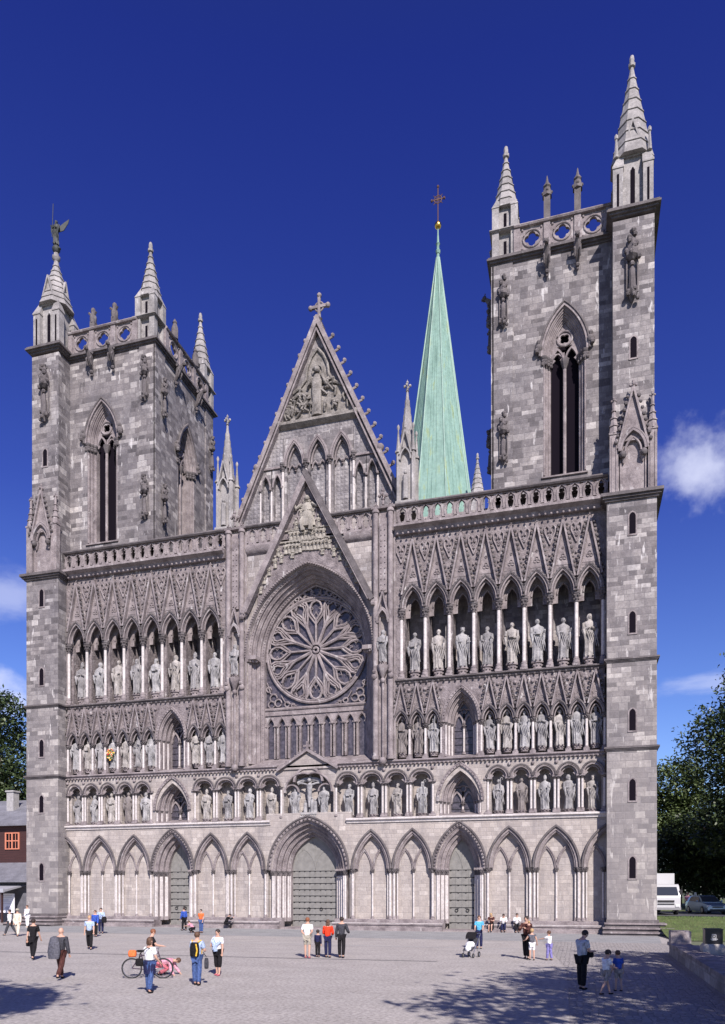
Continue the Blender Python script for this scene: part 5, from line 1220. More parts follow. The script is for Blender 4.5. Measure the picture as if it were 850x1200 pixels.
# family on the right
person('man in dark red jacket and black trousers holding a toddler', (17.5, -20.6), R_(160), 1.84, 'brown', 'black', 'dark', sleeve='long', legs=((6, 2), (-6, 4)), arms=((40, 10, 75, 30), (40, 10, 75, 30)))
person('boy in grey sleeveless top and white shorts in front of red jacket man', (17.75, -21.0), R_(12), 1.3, 'grey', 'white', 'blond', leg='short', sleeve='none', legs=((4, 2), (-4, 4)), arms=((15, 30, 60, 0), (10, 20, 20, 0)))
person('small girl in white top and blue trousers with arm stretched out', (18.45, -20.9), R_(60), 1.22, 'white', 'purple', 'brown', legs=((6, 2), (-6, 4)), arms=((70, 5, 10, 0), (5, 8, 10, 0)))
b = MB(); b.lathe(0, 0, [(0, .05), (.1, .12), (.3, .12), (.36, .05)], 10, sy=.8); b.ball((0, 0, .46), .1, 10)
person('toddler with fair hair carried against the red jacket', (17.62, -20.9), R_(-10), .85, 'brown', 'brown', 'blond', legs=((30, 20), (30, 20)), arms=((60, 10, 30, 20), (60, 10, 30, 20)), z=.82)
person('man in grey polo shirt and black trousers looking down at his hands', (19.75, -30.09), R_(-50), 1.79, 'silver', 'black', 'dark', legs=((2, 0), (-2, 2)), headp=28, arms=((12, 8, 85, 15), (14, 8, 75, 20)))
bag('camera_bag', 'black camera bag held at the waist of the man in grey polo', 'camera bag', (19.97, -29.93, 1.04), (.24, .16, .18), cm('black'), [(-.1, 0, .05), (-.2, 0, .3), (-.16, 0, .45)])
person('boy in pale striped t-shirt and grey shorts stepping forward', (20.4, -31.1), R_(-60), 1.28, 'white', 'taupe', 'dark', leg='short', legs=((18, 4), (-14, 14)), headp=20, arms=((20, 8, 60, 20), (20, 8, 60, 20)))
b = MB(); b.loops([[(f*.128*cos(a), f*.112*sin(a), z_) for a in [2*pi*i/16 for i in range(16)]] for z_, f in ((.87, .98), (.92, .98))])
person('smaller boy in bright blue top and beige shorts beside the striped boy', (20.78, -30.2), R_(30), 1.17, 'blue', 'taupe', 'brown', leg='short', legs=((4, 2), (-4, 4)), headp=10)
person('distant person in pink top standing between the white truck and the parked car', (28.45, 15.5), R_(180), 1.7, 'pink', 'jeans', 'red', z=1.0, legs=((3, 0), (-3, 0)))

# ------------------------------------------------------------------ bicycle and pushchair
RUB = plain('rubber', (.015, .015, .016), .7); CHROME = plain('bright_steel', (.5, .5, .52), .3, .9); BIKE = plain('bicycle_paint', (.05, .03, .05), .35)
def wheel(t, y, r, z, x=0, n=16, w_=.022, spokes=12, mat=RUB):
    b = MB(); b.tube([(x, y+r*cos(2*pi*k/24), z+r*sin(2*pi*k/24)) for k in range(25)], w_, 6); W_ = b.build('wheel', mat, t)
    b = MB(); b.ball((x, y, z), w_*1.2, 6)
    for k in range(spokes): a = 2*pi*k/spokes; b.tube([(x, y, z), (x, y+(r-.01)*cos(a), z+(r-.01)*sin(a))], .003 if r > .2 else .008, 4)
    b.tube([(x, y+(r-.03)*cos(2*pi*k/24), z+(r-.03)*sin(2*pi*k/24)) for k in range(25)], .009, 4); b.build('rim', CHROME, W_)
t = thing('bicycle', 'bicycle with orange rear basket lying behind the woman in white t-shirt', 'bicycle', (5.75, -31.2, 0), R_(-74))
wheel(t, -.52, .33, .34); wheel(t, .53, .33, .34)
b = MB()
for p in ([(0, -.52, .34), (0, -.05, .3)], [(0, -.52, .34), (0, -.2, .78)], [(0, -.05, .3), (0, -.22, .85)], [(0, -.05, .3), (0, .38, .75)], [(0, -.2, .76), (0, .36, .85)], [(0, .36, .92), (0, .53, .34)]): b.tube(p, .018, 6)
b.build('frame', BIKE, t)
b = MB(); b.tube([(0, .36, .9), (0, .38, 1.02)], .014, 6); b.tube([(-.28, .25, 1.0), (-.15, .38, 1.02), (.15, .38, 1.02), (.28, .25, 1.0)], .013, 6); b.build('handlebar', CHROME, t)
b = MB(); b.ball((0, -.24, .92), .13, 8, sq=(.55, 1.1, .35)); b.build('saddle', cm('black'), t)
b = MB(); b.ball((0, -.05, .3), .07, 8, sq=(.2, 1, 1)); b.tube([(.06, -.05, .3), (.06, .05, .16)], .01, 5); b.tube([(-.06, -.05, .3), (-.06, -.15, .44)], .01, 5); b.box(.04, .14, .03, .09, .14, .17); b.box(-.14, -.04, -.18, -.12, .42, .45); b.build('crank', CHROME, t)
b = MB(); b.tube([(0, -.62, .72), (0, -.2, .72)], .01, 5); b.tube([(0, -.6, .72), (0, -.52, .36)], .008, 5); b.build('luggage_rack', CHROME, t)
b = bag('orange_pannier', 'orange and white bag strapped on the rear rack of the bicycle', 'pannier bag', (5.75-.5*sin(R_(74)), -31.2-.5*cos(R_(74)), .84), (.2, .26, .22), cm('orange'), None, R_(-74))
t = thing('pushchair', 'dark pushchair with white lining parked before the turquoise shirt woman', 'pushchair', (15.1, -20.3, 0), R_(165))
for x in (-.24, .24):
    wheel(t, -.3, .1, .12, x, spokes=4, w_=.03); wheel(t, .35, .08, .1, x, spokes=4, w_=.028)
b = MB()
for x in (-.24, .24): b.tube([(x, -.3, .13), (x, .1, .55), (x, .35, .1)], .014, 5); b.tube([(x, .3, .25), (x, -.2, .75), (x, -.5, 1.02)], .016, 5)
b.tube([(-.24, -.5, 1.02), (.24, -.5, 1.02)], .018, 6); b.tube([(-.24, .1, .55), (.24, .1, .55)], .012, 5); b.build('frame', CHROME, t)
b = MB(); b.loops([[(-.22, y, z), (.22, y, z), (.22, y+.03, z-.05), (-.22, y+.03, z-.05)] for y, z in ((.42, .35), (.2, .45), (-.05, .42), (-.25, .85))]); b.build('seat', cm('dgrey'), t)
b = MB(); b.ball((0, .12, .55), .22, 8, sq=(.9, 1.3, .8)); b.ball((0, .35, .4), .15, 8); b.build('white_blanket', cm('white'), t)
b = MB()
b.loops([[(-.24, -.25+.34*sin(a), .8+.3*cos(a)), (.24, -.25+.34*sin(a), .8+.3*cos(a)), (.22, -.25+.31*sin(a), .8+.27*cos(a)), (-.22, -.25+.31*sin(a), .8+.27*cos(a))] for a in [k*.35-.2 for k in range(6)]]); b.build('canopy', cm('black'), t)

# ------------------------------------------------------------------ ground
def gmat(name, stops, scale, bump, stain=.2, fine=14.):
    m, nt, b = mat_new(name); g = nt.nodes.new('ShaderNodeNewGeometry'); P = g.outputs['Position']
    c = ramp(nt, noise(nt, P, scale, 6, .6), stops)
    f = noise(nt, P, fine, 6, .75)
    c = mixc(nt, 1., c, ramp(nt, f, [(.36, (.6, .6, .6)), (.64, (1.35, 1.35, 1.35))]), 'MULTIPLY')
    if stain: c = mixc(nt, M_(nt, 'MULTIPLY', ramp(nt, noise(nt, P, .5, 5, .6, (.35, 2.2, 1)), [(.5, (0, 0, 0)), (.75, (1, 1, 1))]), stain), c, (.12, .12, .12))
    nt.links.new(c, b.inputs['Base Color']); b.inputs['Roughness'].default_value = .9
    bp = nt.nodes.new('ShaderNodeBump'); bp.inputs['Strength'].default_value = bump; bp.inputs['Distance'].default_value = .03
    nt.links.new(f, bp.inputs['Height']); nt.links.new(bp.outputs[0], b.inputs['Normal']); return m
GRAVEL = gmat('plaza_gravel', [(.3, (.315, .29, .272)), (.7, (.39, .36, .34))], .6, .4, .2, 9.)
BAND = gmat('paving_slabs', [(.3, (.22, .22, .222)), (.7, (.30, .30, .30))], .8, .3, .3, 14.)
GRASS = gmat('lawn', [(.3, (.06, .085, .025)), (.7, (.12, .145, .045))], 1.2, 1., .2, 25.)
ASPH = gmat('asphalt', [(.3, (.045, .045, .05)), (.7, (.07, .07, .075))], 1., .3, .0, 20.)
def setts():
    m, nt, b = mat_new('stone_setts'); g = nt.nodes.new('ShaderNodeNewGeometry')
    def vor(f_):
        v = nt.nodes.new('ShaderNodeTexVoronoi'); v.feature = f_; v.inputs['Scale'].default_value = 5.5; v.inputs['Randomness'].default_value = .55
        mp = nt.nodes.new('ShaderNodeMapping'); mp.inputs['Scale'].default_value = (1, .7, 1); nt.links.new(g.outputs['Position'], mp.inputs[0]); nt.links.new(mp.outputs[0], v.inputs['Vector']); return v
    v1, v2 = vor('F1'), vor('DISTANCE_TO_EDGE'); f = noise(nt, g.outputs['Position'], 10, 5, .7)
    sc = nt.nodes.new('ShaderNodeSeparateColor'); nt.links.new(v1.outputs['Color'], sc.inputs[0])
    c = ramp(nt, sc.outputs[0], [(0, (.26, .24, .23)), (.5, (.315, .29, .277)), (1, (.37, .34, .325))])
    c = mixc(nt, M_(nt, 'LESS_THAN', v2.outputs['Distance'], .06), c, (.2, .187, .18))
    c = mixc(nt, 1., c, ramp(nt, f, [(.3, (.75, .75, .75)), (.7, (1.2, 1.2, 1.2))]), 'MULTIPLY')
    c = mixc(nt, M_(nt, 'MULTIPLY', ramp(nt, noise(nt, g.outputs['Position'], .35, 5), [(.45, (0, 0, 0)), (.6, (1, 1, 1))]), .5), c, (.30, .28, .27))
    nt.links.new(c, b.inputs['Base Color']); b.inputs['Roughness'].default_value = .85
    bp = nt.nodes.new('ShaderNodeBump'); bp.inputs['Strength'].default_value = .7; bp.inputs['Distance'].default_value = .03
    nt.links.new(M_(nt, 'ADD', M_(nt, 'MINIMUM', M_(nt, 'MULTIPLY', v2.outputs['Distance'], 6.), 1.), f), bp.inputs['Height']); nt.links.new(bp.outputs[0], b.inputs['Normal']); return m
def sheet(name, poly, z, mat):
    m = MB(); m.add([(x, y, z) for x, y in poly], [tuple(range(len(poly)))]); o = m.build(name, mat); return struct(o)
sheet('ground', [(-1500, -1500), (1500, -1500), (1500, 1500), (-1500, 1500)], -.02, gmat('far_ground', [(.3, (.09, .11, .06)), (.7, (.14, .15, .09))], .1, .3, 0.))
sheet('plaza', [(-60, -70), (23.6, -70), (23.6, -19), (24.9, -6.2), (24.9, 3), (-60, 3)], .0, GRAVEL)
sheet('paving_band', [(-60, -9.2), (24.0, -9.2), (24.6, -1.2), (-60, -1.2)], .004, BAND)
sheet('paving_joint', [(-60, -15.3), (17.5, -15.3), (17.5, -15.05), (-60, -15.05)], .004, plain('light_kerb_stone', (.34, .33, .325), .8, 0, .2, 8))
sheet('drain_channel', [(-60, -26.2), (14.0, -22.8), (14.0, -22.55), (-60, -25.9)], .004, plain('drain_stone', (.15, .145, .145), .8, 0, .35, 4))
sheet('cobbles', [(20.3, -70), (23.55, -70), (23.5, -19), (24.6, -9.2), (17.6, -9.2), (19.2, -24)], .006, setts())

# ------------------------------------------------------------------ lawn, road, walls and things on the right
def lz(x, y):
    t = max(0, min(1, (y+6.5)/9.5)); return t*t*(3-2*t)*1.0
m = MB(); nx, ny = 50, 50
for j in range(ny+1):
    for i in range(nx+1):
        y = -6.5+(j/ny)**1.6*120; x0 = 24.55+max(0, (-y)/6.5)*.3; x = x0+(i/nx)**1.5*110; m.v.append((x, y, lz(x, y)+.012+.03*sin(x*1.7)*sin(y*1.3)*(1 if y > -5 else 0)))
for j in range(ny):
    for i in range(nx): a = j*(nx+1)+i; m.f.append((a, a+1, a+nx+2, a+nx+1)); m.m.append(0)
struct(m.build('lawn', GRASS))
m = MB()
m.add([(24.6, 4.2, 1.06), (24.6, 17, 1.06), (140, 22, 1.06), (140, 9, 1.06), (33, 4.4, 1.06)], [(0, 4, 3, 2, 1)]); struct(m.build('road', ASPH))
gr = MB(); rnd = random.Random(4)
for k in range(9000):
    y = -6.4+rnd.random()*11; x = 24.9+rnd.random()*12; z = lz(x, y)+.02; a = rnd.random()*6.28; h = rnd.uniform(.05, .12)
    gr.add([(x-.012*cos(a), y-.012*sin(a), z), (x+.012*cos(a), y+.012*sin(a), z), (x+rnd.uniform(-.04, .04), y+rnd.uniform(-.04, .04), z+h)], [(0, 1, 2)])
g_ = gr.build('grass', plain('grass_blades', (.10, .16, .04), .7, 0, .4, 3)); tag(g_, 'short green grass on the sloping lawn right of the cathedral', 'grass'); g_['kind'] = 'stuff'
# raised terrace with retaining wall
TER = ashlar('terrace_stone', [(0, (.22, .20, .21)), (.5, (.30, .28, .28)), (1, (.40, .37, .37))], .4, 1.1, streak=.0, bump=.5)
t = thing('terrace_wall', 'low grey stone retaining wall with flat capstones on the right', 'wall', (23.9, -24, 0))
def loc_(mb, ox, oy, oz=0): mb.v = [(x-ox, y-oy, z-oz) for x, y, z in mb.v]; return mb
b = MB(); b.box(23.6, 24.3, -60, -16.6, 0, .46); b.box(24.3, 40, -17.2, -16.6, 0, .46); loc_(b, 23.9, -24).build('wall', TER, t)
for k in range(9):
    y1 = -16.55-k*2.0; b = MB(); b.box(23.52, 24.35, y1-1.97, y1, .462, .6); loc_(b, 23.9, -24).build('capstone', TRIM, t)
m = MB(); m.box(24.35, 60, -60, -17.2, 0, .5); struct(m.build('terrace_paving', setts()))
t = thing('granite_block', 'grey granite block standing on the end of the terrace wall', 'stone block', (23.98, -17.15, .6))
b = MB(); b.loops([[(-.42, -.45, z), (.42, -.45, z), (.42, .4, z), (-.42, .4, z)] for z in (.005, .5)]+[[(-.39, -.42, .54), (.39, -.42, .54), (.39, .37, .54), (-.39, .37, .54)]]); b.build('block', TRIM, t)
t = thing('sign_plinth', 'pale rounded stone plinth under the black box', 'plinth', (24.6, -21.9, .5))
b = MB(); b.lathe(0, 0, [(0, .56), (.08, .58), (.32, .54), (.4, .46)], 4, a0=pi/4); b.build('block', plain('pale_granite', (.38, .35, .31), .8, 0, .2, 5, .3), t)
t = thing('black_sign_box', 'black square box with small white emblem standing on a stone plinth', 'sign box', (24.6, -21.9, .9))
b = MB(); b.box(-.31, .31, -.3, .3, .01, .55); b.box(-.325, .325, -.315, .315, .54, .58); b.build('box', plain('black_lacquer', (.012, .01, .012), .35), t)
b = MB(); W = (-.0, 0)
for a, c in (((-.1, .4), (-.1, .24)), ((.1, .4), (.1, .24)), ((-.1, .4), (.1, .4)), ((-.1, .24), (.1, .24)), ((-.06, .36), (.06, .28)), ((.06, .36), (-.06, .28))): b.bar((a[0]*.7, -.304, a[1]-.03), (c[0]*.7, -.304, c[1]-.03), .013, .006)
b.box(-.13, .13, -.306, -.301, .18, .2); b.box(-.09, .09, -.306, -.301, .145, .16); b.build('emblem', plain('white_print', (.6, .6, .6), .6), t)
# truck
WH = plain('white_lorry_paint', (.42, .42, .43), .35); GLS = plain('vehicle_glass', (.03, .035, .045), .08); TYRE = RUB
def vwheel(parent, x, y, r, w_):
    b = MB(); b.lathe(0, 0, [(-w_/2, r*.9), (-w_/2+.02, r), (w_/2-.02, r), (w_/2, r*.9)], 20); b.xf(Matrix.Translation((x, y, r)) @ Matrix.Rotation(pi/2, 4, 'Y')); W_ = b.build('wheel', TYRE, parent)
    b = MB(); b.lathe(0, 0, [(-w_/2-.01, r*.55), (w_/2+.01, r*.55)], 12); b.xf(Matrix.Translation((x, y, r)) @ Matrix.Rotation(pi/2, 4, 'Y')); b.build('rim', CHROME, W_)
t = thing('box_truck', 'white box truck with cab facing the lawn, partly hidden by the tower', 'truck', (25.7, 7.9, 1.06), R_(9))
b = MB(); b.loops([[(-1.05, y0, z), (1.05, y0, z), (1.05, 1.0, z), (-1.05, 1.0, z)] for z, y0 in ((.45, -1.0), (1.25, -1.02), (1.45, -.98), (2.15, -.6), (2.3, -.4))]); CB = b.build('cab', WH, t)
b = MB(); b.add([(-.92, -.985, 1.48), (.92, -.985, 1.48), (.85, -.64, 2.1), (-.85, -.64, 2.1)], [(0, 1, 2, 3)]); b.add([(-.92, -1.02, 1.46), (.92, -1.02, 1.46), (.85, -.68, 2.1), (-.85, -.68, 2.1)], [(0, 1, 2, 3)]); b.build('windscreen', GLS, CB)
b = MB(); b.box(-.6, .6, -1.06, -1.0, .95, 1.1); b.box(-.6, .6, -1.06, -1.0, .78, .86); b.build('grille', IRON, CB)
for x in (-.82, .82):
    b = MB(); b.box(x-.15, x+.15, -1.07, -.98, .62, .8); b.build('headlight', plain('lamp_glass', (.6, .6, .6), .1), CB)
    b = MB(); b.box(x*1.36-.09, x*1.36+.09, -.95, -.88, 1.5, 1.9); b.tube([(x*1.25, -.85, 1.85), (x*1.36, -.9, 1.85)], .02, 5); b.build('wing_mirror', IRON, CB)
b = MB(); b.box(-1.07, 1.07, -1.08, -.9, .38, .56); b.build('bumper', plain('grey_plastic', (.2, .2, .21), .6), CB)
b = MB(); b.box(-1.2, 1.2, 1.15, 6.6, .75, 3.15); b.build('cargo_box', WH, t)
b = MB(); b.box(-1.215, -1.2, 1.6, 3.0, 1.6, 2.2); b.box(-1.1, -.6, 1.135, 1.15, 2.5, 2.9); b.build('blue_panel', plain('blue_lettering', (.05, .1, .5), .5), t)
b = MB(); b.box(-.9, .9, -.8, 6.4, .4, .74); b.build('chassis', IRON, t)
for y in (-.1, 4.9):
    for x in (-.95, .95): vwheel(t, x, y, .42, .26)
t = thing('parked_car', 'silver blue estate car parked under the dark trees', 'car', (29.3, 11.4, 1.06), R_(14))
CP = plain('silver_blue_paint', (.22, .30, .40), .25, .5)
b = MB()
b.loops([[(-.84*w_, y, z0), (.84*w_, y, z0), (.88*w_, y, (z0+z1)/2), (.8*w_, y, z1), (-.8*w_, y, z1), (-.88*w_, y, (z0+z1)/2)] for y, w_, z0, z1 in ((-2.1, .86, .32, .62), (-1.95, .96, .22, .74), (-1.1, 1, .2, .88), (-.8, 1, .2, .92), (1.5, 1, .2, .95), (2.1, .97, .25, .92), (2.2, .9, .35, .8))])
BD = b.build('body', CP, t)
b = MB(); b.loops([[(-.76*w_, y, .9), (.76*w_, y, .9), (.6*w_, y, z1), (-.6*w_, y, z1)] for y, w_, z1 in ((-.95, 1, .92), (-.15, 1, 1.4), (.9, 1, 1.44), (1.7, 1, 1.36), (2.1, .96, .93))]); b.build('roof', CP, BD)
b = MB(); b.add([(-.7, -.93, .95), (.7, -.93, .95), (.56, -.22, 1.37), (-.56, -.22, 1.37)], [(0, 1, 2, 3)]); b.build('windscreen', GLS, BD)
for q in (-1, 1):
    b = MB(); b.add([(q*.765, -.5, .97), (q*.765, 1.6, .97), (q*.635, 1.4, 1.33), (q*.635, -.1, 1.33)], [(0, 1, 2, 3)]); b.build('side_window', GLS, BD)
    b = MB(); b.ball((q*.6, -2.0, .62), .16, 8, sq=(1.2, .6, .6)); b.build('headlight', plain('lamp_glass', (.6, .6, .6), .1), BD)
    b = MB(); b.ball((q*.95, -.55, .98), .09, 8); b.build('wing_mirror', CP, BD)
    for y in (-1.3, 1.35): vwheel(t, q*.78, y, .31, .2)
b = MB(); b.box(-.4, .4, -2.12, -2.05, .5, .6); b.box(-.6, .6, -2.11, -2.0, .3, .4); b.build('grille', IRON, BD)
# gravestones among the trees
for k, (x, y, w_, h, lb) in enumerate(((33.6, 20, .35, 1.5, 'tall narrow grey gravestone in the shade at the right edge'), (32.4, 20.5, .9, .55, 'low wide pinkish gravestone beside the tall one'), (31.3, 22, .7, .5, 'small low gravestone behind the parked car'), (30.2, 24, .25, 1.6, 'thin pale stone cross among the dark trees'))):
    t = thing('gravestone', lb, 'gravestone', (x, y, 1.0), 0, 'gravestones under the trees')
    b = MB(); b.box(-w_/2-.12, w_/2+.12, -.2, .2, 0, .15); b.build('base', TRIM, t)
    b = MB(); b.loops([[(-w_/2, -.1, z), (w_/2, -.1, z), (w_/2, .1, z), (-w_/2, .1, z)] if z < h else [(-w_/3, -.08, z+.08), (w_/3, -.08, z+.08), (w_/3, .08, z+.08), (-w_/3, .08, z+.08)] for z in (.15, h*.6, h*.9, h)])
    if k == 3: b.box(-.4, .4, -.06, .06, 1.1, 1.3)
    b.build('slab', [TRIM, plain('pink_granite', (.35, .25, .24)), TRIM, plain('pale_grave_marble', (.6, .6, .6))][k], t)

# ------------------------------------------------------------------ the dark timber house on the left
BOARD = None
m, nt_, bs = mat_new('dark_boards'); g = nt_.nodes.new('ShaderNodeNewGeometry'); sp = nt_.nodes.new('ShaderNodeSeparateXYZ'); nt_.links.new(g.outputs['Position'], sp.inputs[0])
fz = M_(nt_, 'FRACT', M_(nt_, 'DIVIDE', sp.outputs[2], .17)); cc = mixc(nt_, noise(nt_, g.outputs['Position'], 3., 4, .6, (.3, .3, 6)), (.03, .011, .011), (.09, .034, .032)); cc = mixc(nt_, M_(nt_, 'LESS_THAN', fz, .1), cc, (.012, .008, .008))
nt_.links.new(cc, bs.inputs['Base Color']); bs.inputs['Roughness'].default_value = .7
bp = nt_.nodes.new('ShaderNodeBump'); bp.inputs['Distance'].default_value = .04; nt_.links.new(fz, bp.inputs['Height']); nt_.links.new(bp.outputs[0], bs.inputs['Normal']); BOARD = m
SLATE = carved('slate_roof', (.12, .12, .14), (.2, .2, .23), 4, .4, 0); ORG = plain('orange_window_paint', (.55, .20, .12), .5)
H_ = thing('timber_house', 'dark brown timber house with orange windows and slate roofs', 'house', (-34, 6, 0))
def hb(name, b, mat, par=None): return loc_(b, -34, 6).build(name, mat, par or H_)
b = MB(); b.box(-50, -25.5, 6, 14, 0, 9.0); Wl = hb('wall', b, BOARD)
b = MB(); b.hprof(-50.5, -25.2, [(5.4, 8.95), (5.4, 9.12), (11.2, 12.1), (17, 9.1), (17, 8.9), (11.2, 11.8)]); RF = hb('roof', b, SLATE)
b = MB(); b.box(-34.9, -34.1, 8.5, 9.3, 9.8, 12.7); b.box(-35.0, -34.0, 8.4, 9.4, 12.6, 12.75); hb('chimney', b, plain('chimney_grey', (.32, .31, .31), .8, 0, .2, 4), RF)
for x in (-36.2, -32.0, -28.0):
    b = MB(); z0, z1 = 6.75, 8.35
    for a, c in ((x-.8, x-.68), (x-.06, x+.06), (x+.68, x+.8)): b.box(a, c, 5.88, 6.02, z0, z1)
    for z in (z0, (z0+z1)/2-.04, z1-.1): b.box(x-.68, x+.68, 5.9, 6.02, z, z+.1)
    for xx in (x-.37, x+.37): b.box(xx-.025, xx+.025, 5.92, 6.0, z0, z1)
    wf = hb('window', b, ORG); b = MB(); b.box(x-.68, x+.68, 5.97, 5.99, z0, z1); hb('pane', b, DARK, wf)
b = MB(); b.hprof(-50, -25.4, [(6, 5.5), (6, 5.35), (1.9, 3.6), (1.9, 3.75)]); hb('lean_to_roof', b, SLATE)
b = MB(); b.box(-50, -25.6, 3.0, 6, 0, 3.9); hb('lean_to_wall', b, plain('grey_boards', (.11, .11, .13), .7, 0, .2, 3))
b = MB(); b.hprof(-50, -27.9, [(3.0, 3.4), (3.0, 3.3), (.3, 2.75), (.3, 2.95)]); b.box(-50, -27.9, .15, .3, 2.7, 3.02); hb('porch_canopy', b, plain('pale_fascia', (.33, .33, .36), .6))
for x in (-28.3, -31.5, -34.7): b = MB(); b.box(x-.07, x+.07, .4, .54, 0, 2.8); hb('porch_post', b, BOARD)
for x in (-27.2, -31.8, -33.5): b = MB(); b.box(x-.45, x+.45, 2.94, 3.0, .05, 2.2); dd = hb('door', b, plain('dark_door', (.04, .04, .05))); b = MB(); b.ball((x+.35, 2.9, 1.1), .05, 6); hb('handle', b, CHROME, dd)
po = thing('poster_board', 'white poster with faint grey writing by the timber house entrance', 'poster', (-29.1, 2.0, 0))
b = MB(); b.box(-.75, .75, 0, .05, .9, 2.6); b.box(-.7, -.64, .05, .1, 0, 1); b.box(.64, .7, .05, .1, 0, 1); b.build('board', plain('white_board', (.75, .74, .78), .6), po)
b = MB(); rnd = random.Random(2)
for z in (2.4, 2.25, 2.05, 1.95, 1.85, 1.7): b.box(-.6, -.6+rnd.uniform(.7, 1.15), -.004, -.001, z, z+.035)
b.ball((.1, -.01, 1.3), .25, 10, sq=(1.4, .02, .7)); b.build('print', plain('grey_print', (.42, .42, .5), .7), po)

# ------------------------------------------------------------------ trees
BARK = carved('bark', (.05, .038, .03), (.12, .09, .07), 6, .8, 0)
def leafmat(name, a, b_):
    m, nt, bs = mat_new(name); g = nt.nodes.new('ShaderNodeNewGeometry')
    c = mixc(nt, ramp(nt, noise(nt, g.outputs['Position'], .7, 4, .6), [(.35, (0, 0, 0)), (.65, (1, 1, 1))]), a, b_)
    c = mixc(nt, 1., c, ramp(nt, g.outputs['Random Per Island'], [(0, (.65, .65, .65)), (1, (1.35, 1.35, 1.35))]), 'MULTIPLY')
    nt.links.new(c, bs.inputs['Base Color']); bs.inputs['Roughness'].default_value = .45; return m
LF1 = leafmat('dark_foliage', (.028, .048, .02), (.075, .105, .04)); LF2 = leafmat('mid_foliage', (.045, .07, .025), (.11, .145, .05))
def tree(label, x, y, z0, H, blobs, seed, ncl, leaf, mat, group='trees around the cathedral', name='broadleaf_tree', per=26):
    rnd = random.Random(seed); t = thing(name, label, 'tree', (x, y, z0), 0, group)
    b = MB(); tr = H*.022+.08; fz_ = min(bb[2]-bb[3]*.5 for bb in blobs)
    b.tube([(0, 0, -.1), (.1, 0, H*.1), (.15, .1, H*.3), (0, .1, H*.55), (0, 0, H*.8)], 0, 9, rs=[tr*1.5, tr*1.1, tr*.9, tr*.6, tr*.15])
    for bx, by, bz, br in blobs:
        for k in range(3):
            a = rnd.random()*6.28; e = (bx+br*.6*cos(a), by+br*.6*sin(a), bz+rnd.uniform(-.2, .5)*br); s0 = rnd.uniform(.22, .5)*H
            b.tube([(0.1, .05, min(s0, e[2]*.8)), (bx*.4, by*.4, (min(s0, e[2]*.8)+e[2])/2+.3), e], 0, 6, rs=[tr*.5, tr*.3, tr*.08])
    b.build('trunk', BARK, t)
    c = MB(); tot = sum(bb[3]**2 for bb in blobs)
    for bx, by, bz, br in blobs:
        for k in range(int(ncl*br*br/tot)):
            ct = rnd.uniform(-.85, 1); a = rnd.random()*6.28; st_ = sqrt(1-ct*ct); rr = br*(1-abs(rnd.gauss(0, .22)))*rnd.uniform(.85, 1.15)
            px, py, pz = bx+rr*st_*cos(a), by+rr*st_*sin(a), bz+rr*ct*.9
            cr_ = rnd.uniform(.3, .7)*br*.2+.15
            for j in range(per):
                qx, qy, qz = px+rnd.gauss(0, cr_), py+rnd.gauss(0, cr_), pz+rnd.gauss(0, cr_*.6)
                u_ = Vector((rnd.gauss(0, 1), rnd.gauss(0, 1), rnd.gauss(0, .6))).normalized(); v_ = u_.cross(Vector((rnd.gauss(0, .5), rnd.gauss(0, .5), 1))).normalized()
                s_ = leaf*rnd.uniform(.6, 1.3); p = Vector((qx, qy, qz)); c.add([p-u_*s_, p-v_*s_*.5, p+u_*s_, p+v_*s_*.5], [(0, 1, 2, 3)])
    me = bpy.data.meshes.new('crown'); me.from_pydata(c.v, [], c.f); me.materials.append(mat); link('crown', me, t)
    return t
tree('large dark chestnut tree filling the right edge above the parked car', 36.5, 20, 1, 24, [(0, 0, 19.0, 4.6), (-3.6, -1, 14.5, 4.2), (3, 1, 13, 5), (-1, -2, 9.5, 4.6), (-3.6, 2, 7.5, 3.3), (3, -2, 8, 4.5), (0, 3, 12, 5), (-1.5, 1, 16.5, 3.8)], 1, 2300, .2, LF1)
tree('lighter green tree showing between the tower and the large chestnut', 31.0, 46, 1, 19, [(0, 0, 14.5, 3.6), (-2.2, 0, 10.5, 3.8), (2.4, 0, 10.5, 3.8), (0, -2, 7, 4), (3, -1, 6, 3)], 2, 1100, .24, LF2)
tree('low dark tree in shade behind the box truck', 33.0, 38, 1, 12, [(0, 0, 7, 4.2), (-3, 0, 5, 3.4), (3, 0, 5.5, 3.6), (0, -1, 3.2, 3)], 3, 800, .24, LF1)
tree('dark tree with low hanging branches at the far right', 42, 34, 1, 19, [(0, 0, 12, 5.5), (-4, 0, 7.5, 4.5), (4, 0, 9, 5), (-1, -2, 4.2, 3.6)], 4, 1200, .26, LF1)
tree('round dark bushy tree behind the gravestones', 37.5, 46, 1, 12, [(0, 0, 5, 4.6), (-4, 0, 4, 3.6), (4, 0, 5, 4)], 5, 800, .28, LF1)
tree('tall dark tree at the left edge above the timber house', -46, 19, 0, 27, [(0, 0, 22.6, 4.0), (-3.5, 0, 17.5, 4.4), (3, 1, 16.5, 4), (0, -2, 12.5, 4.4), (-4, 0, 11.5, 4), (4, 0, 11, 3.6)], 6, 1500, .24, LF1)
tree('second dark tree rising behind the roof next to the left tower', -39, 27, 0, 23, [(0, 0, 16.5, 3.8), (2.5, 0, 13.5, 3.6), (-3, 0, 14, 3.8), (0, 0, 10, 4.4)], 7, 1000, .26, LF1)
tree('unseen leafy tree added outside the right edge to shade the parked car', 36.5, 3, .9, 13, [(0, 0, 9, 3.6), (-2.4, 1, 7.5, 2.6), (2, -1, 8, 3), (0, 3, 8, 2.8)], 12, 500, .22, LF2)  # out-of-view tree, added to put the car in shade
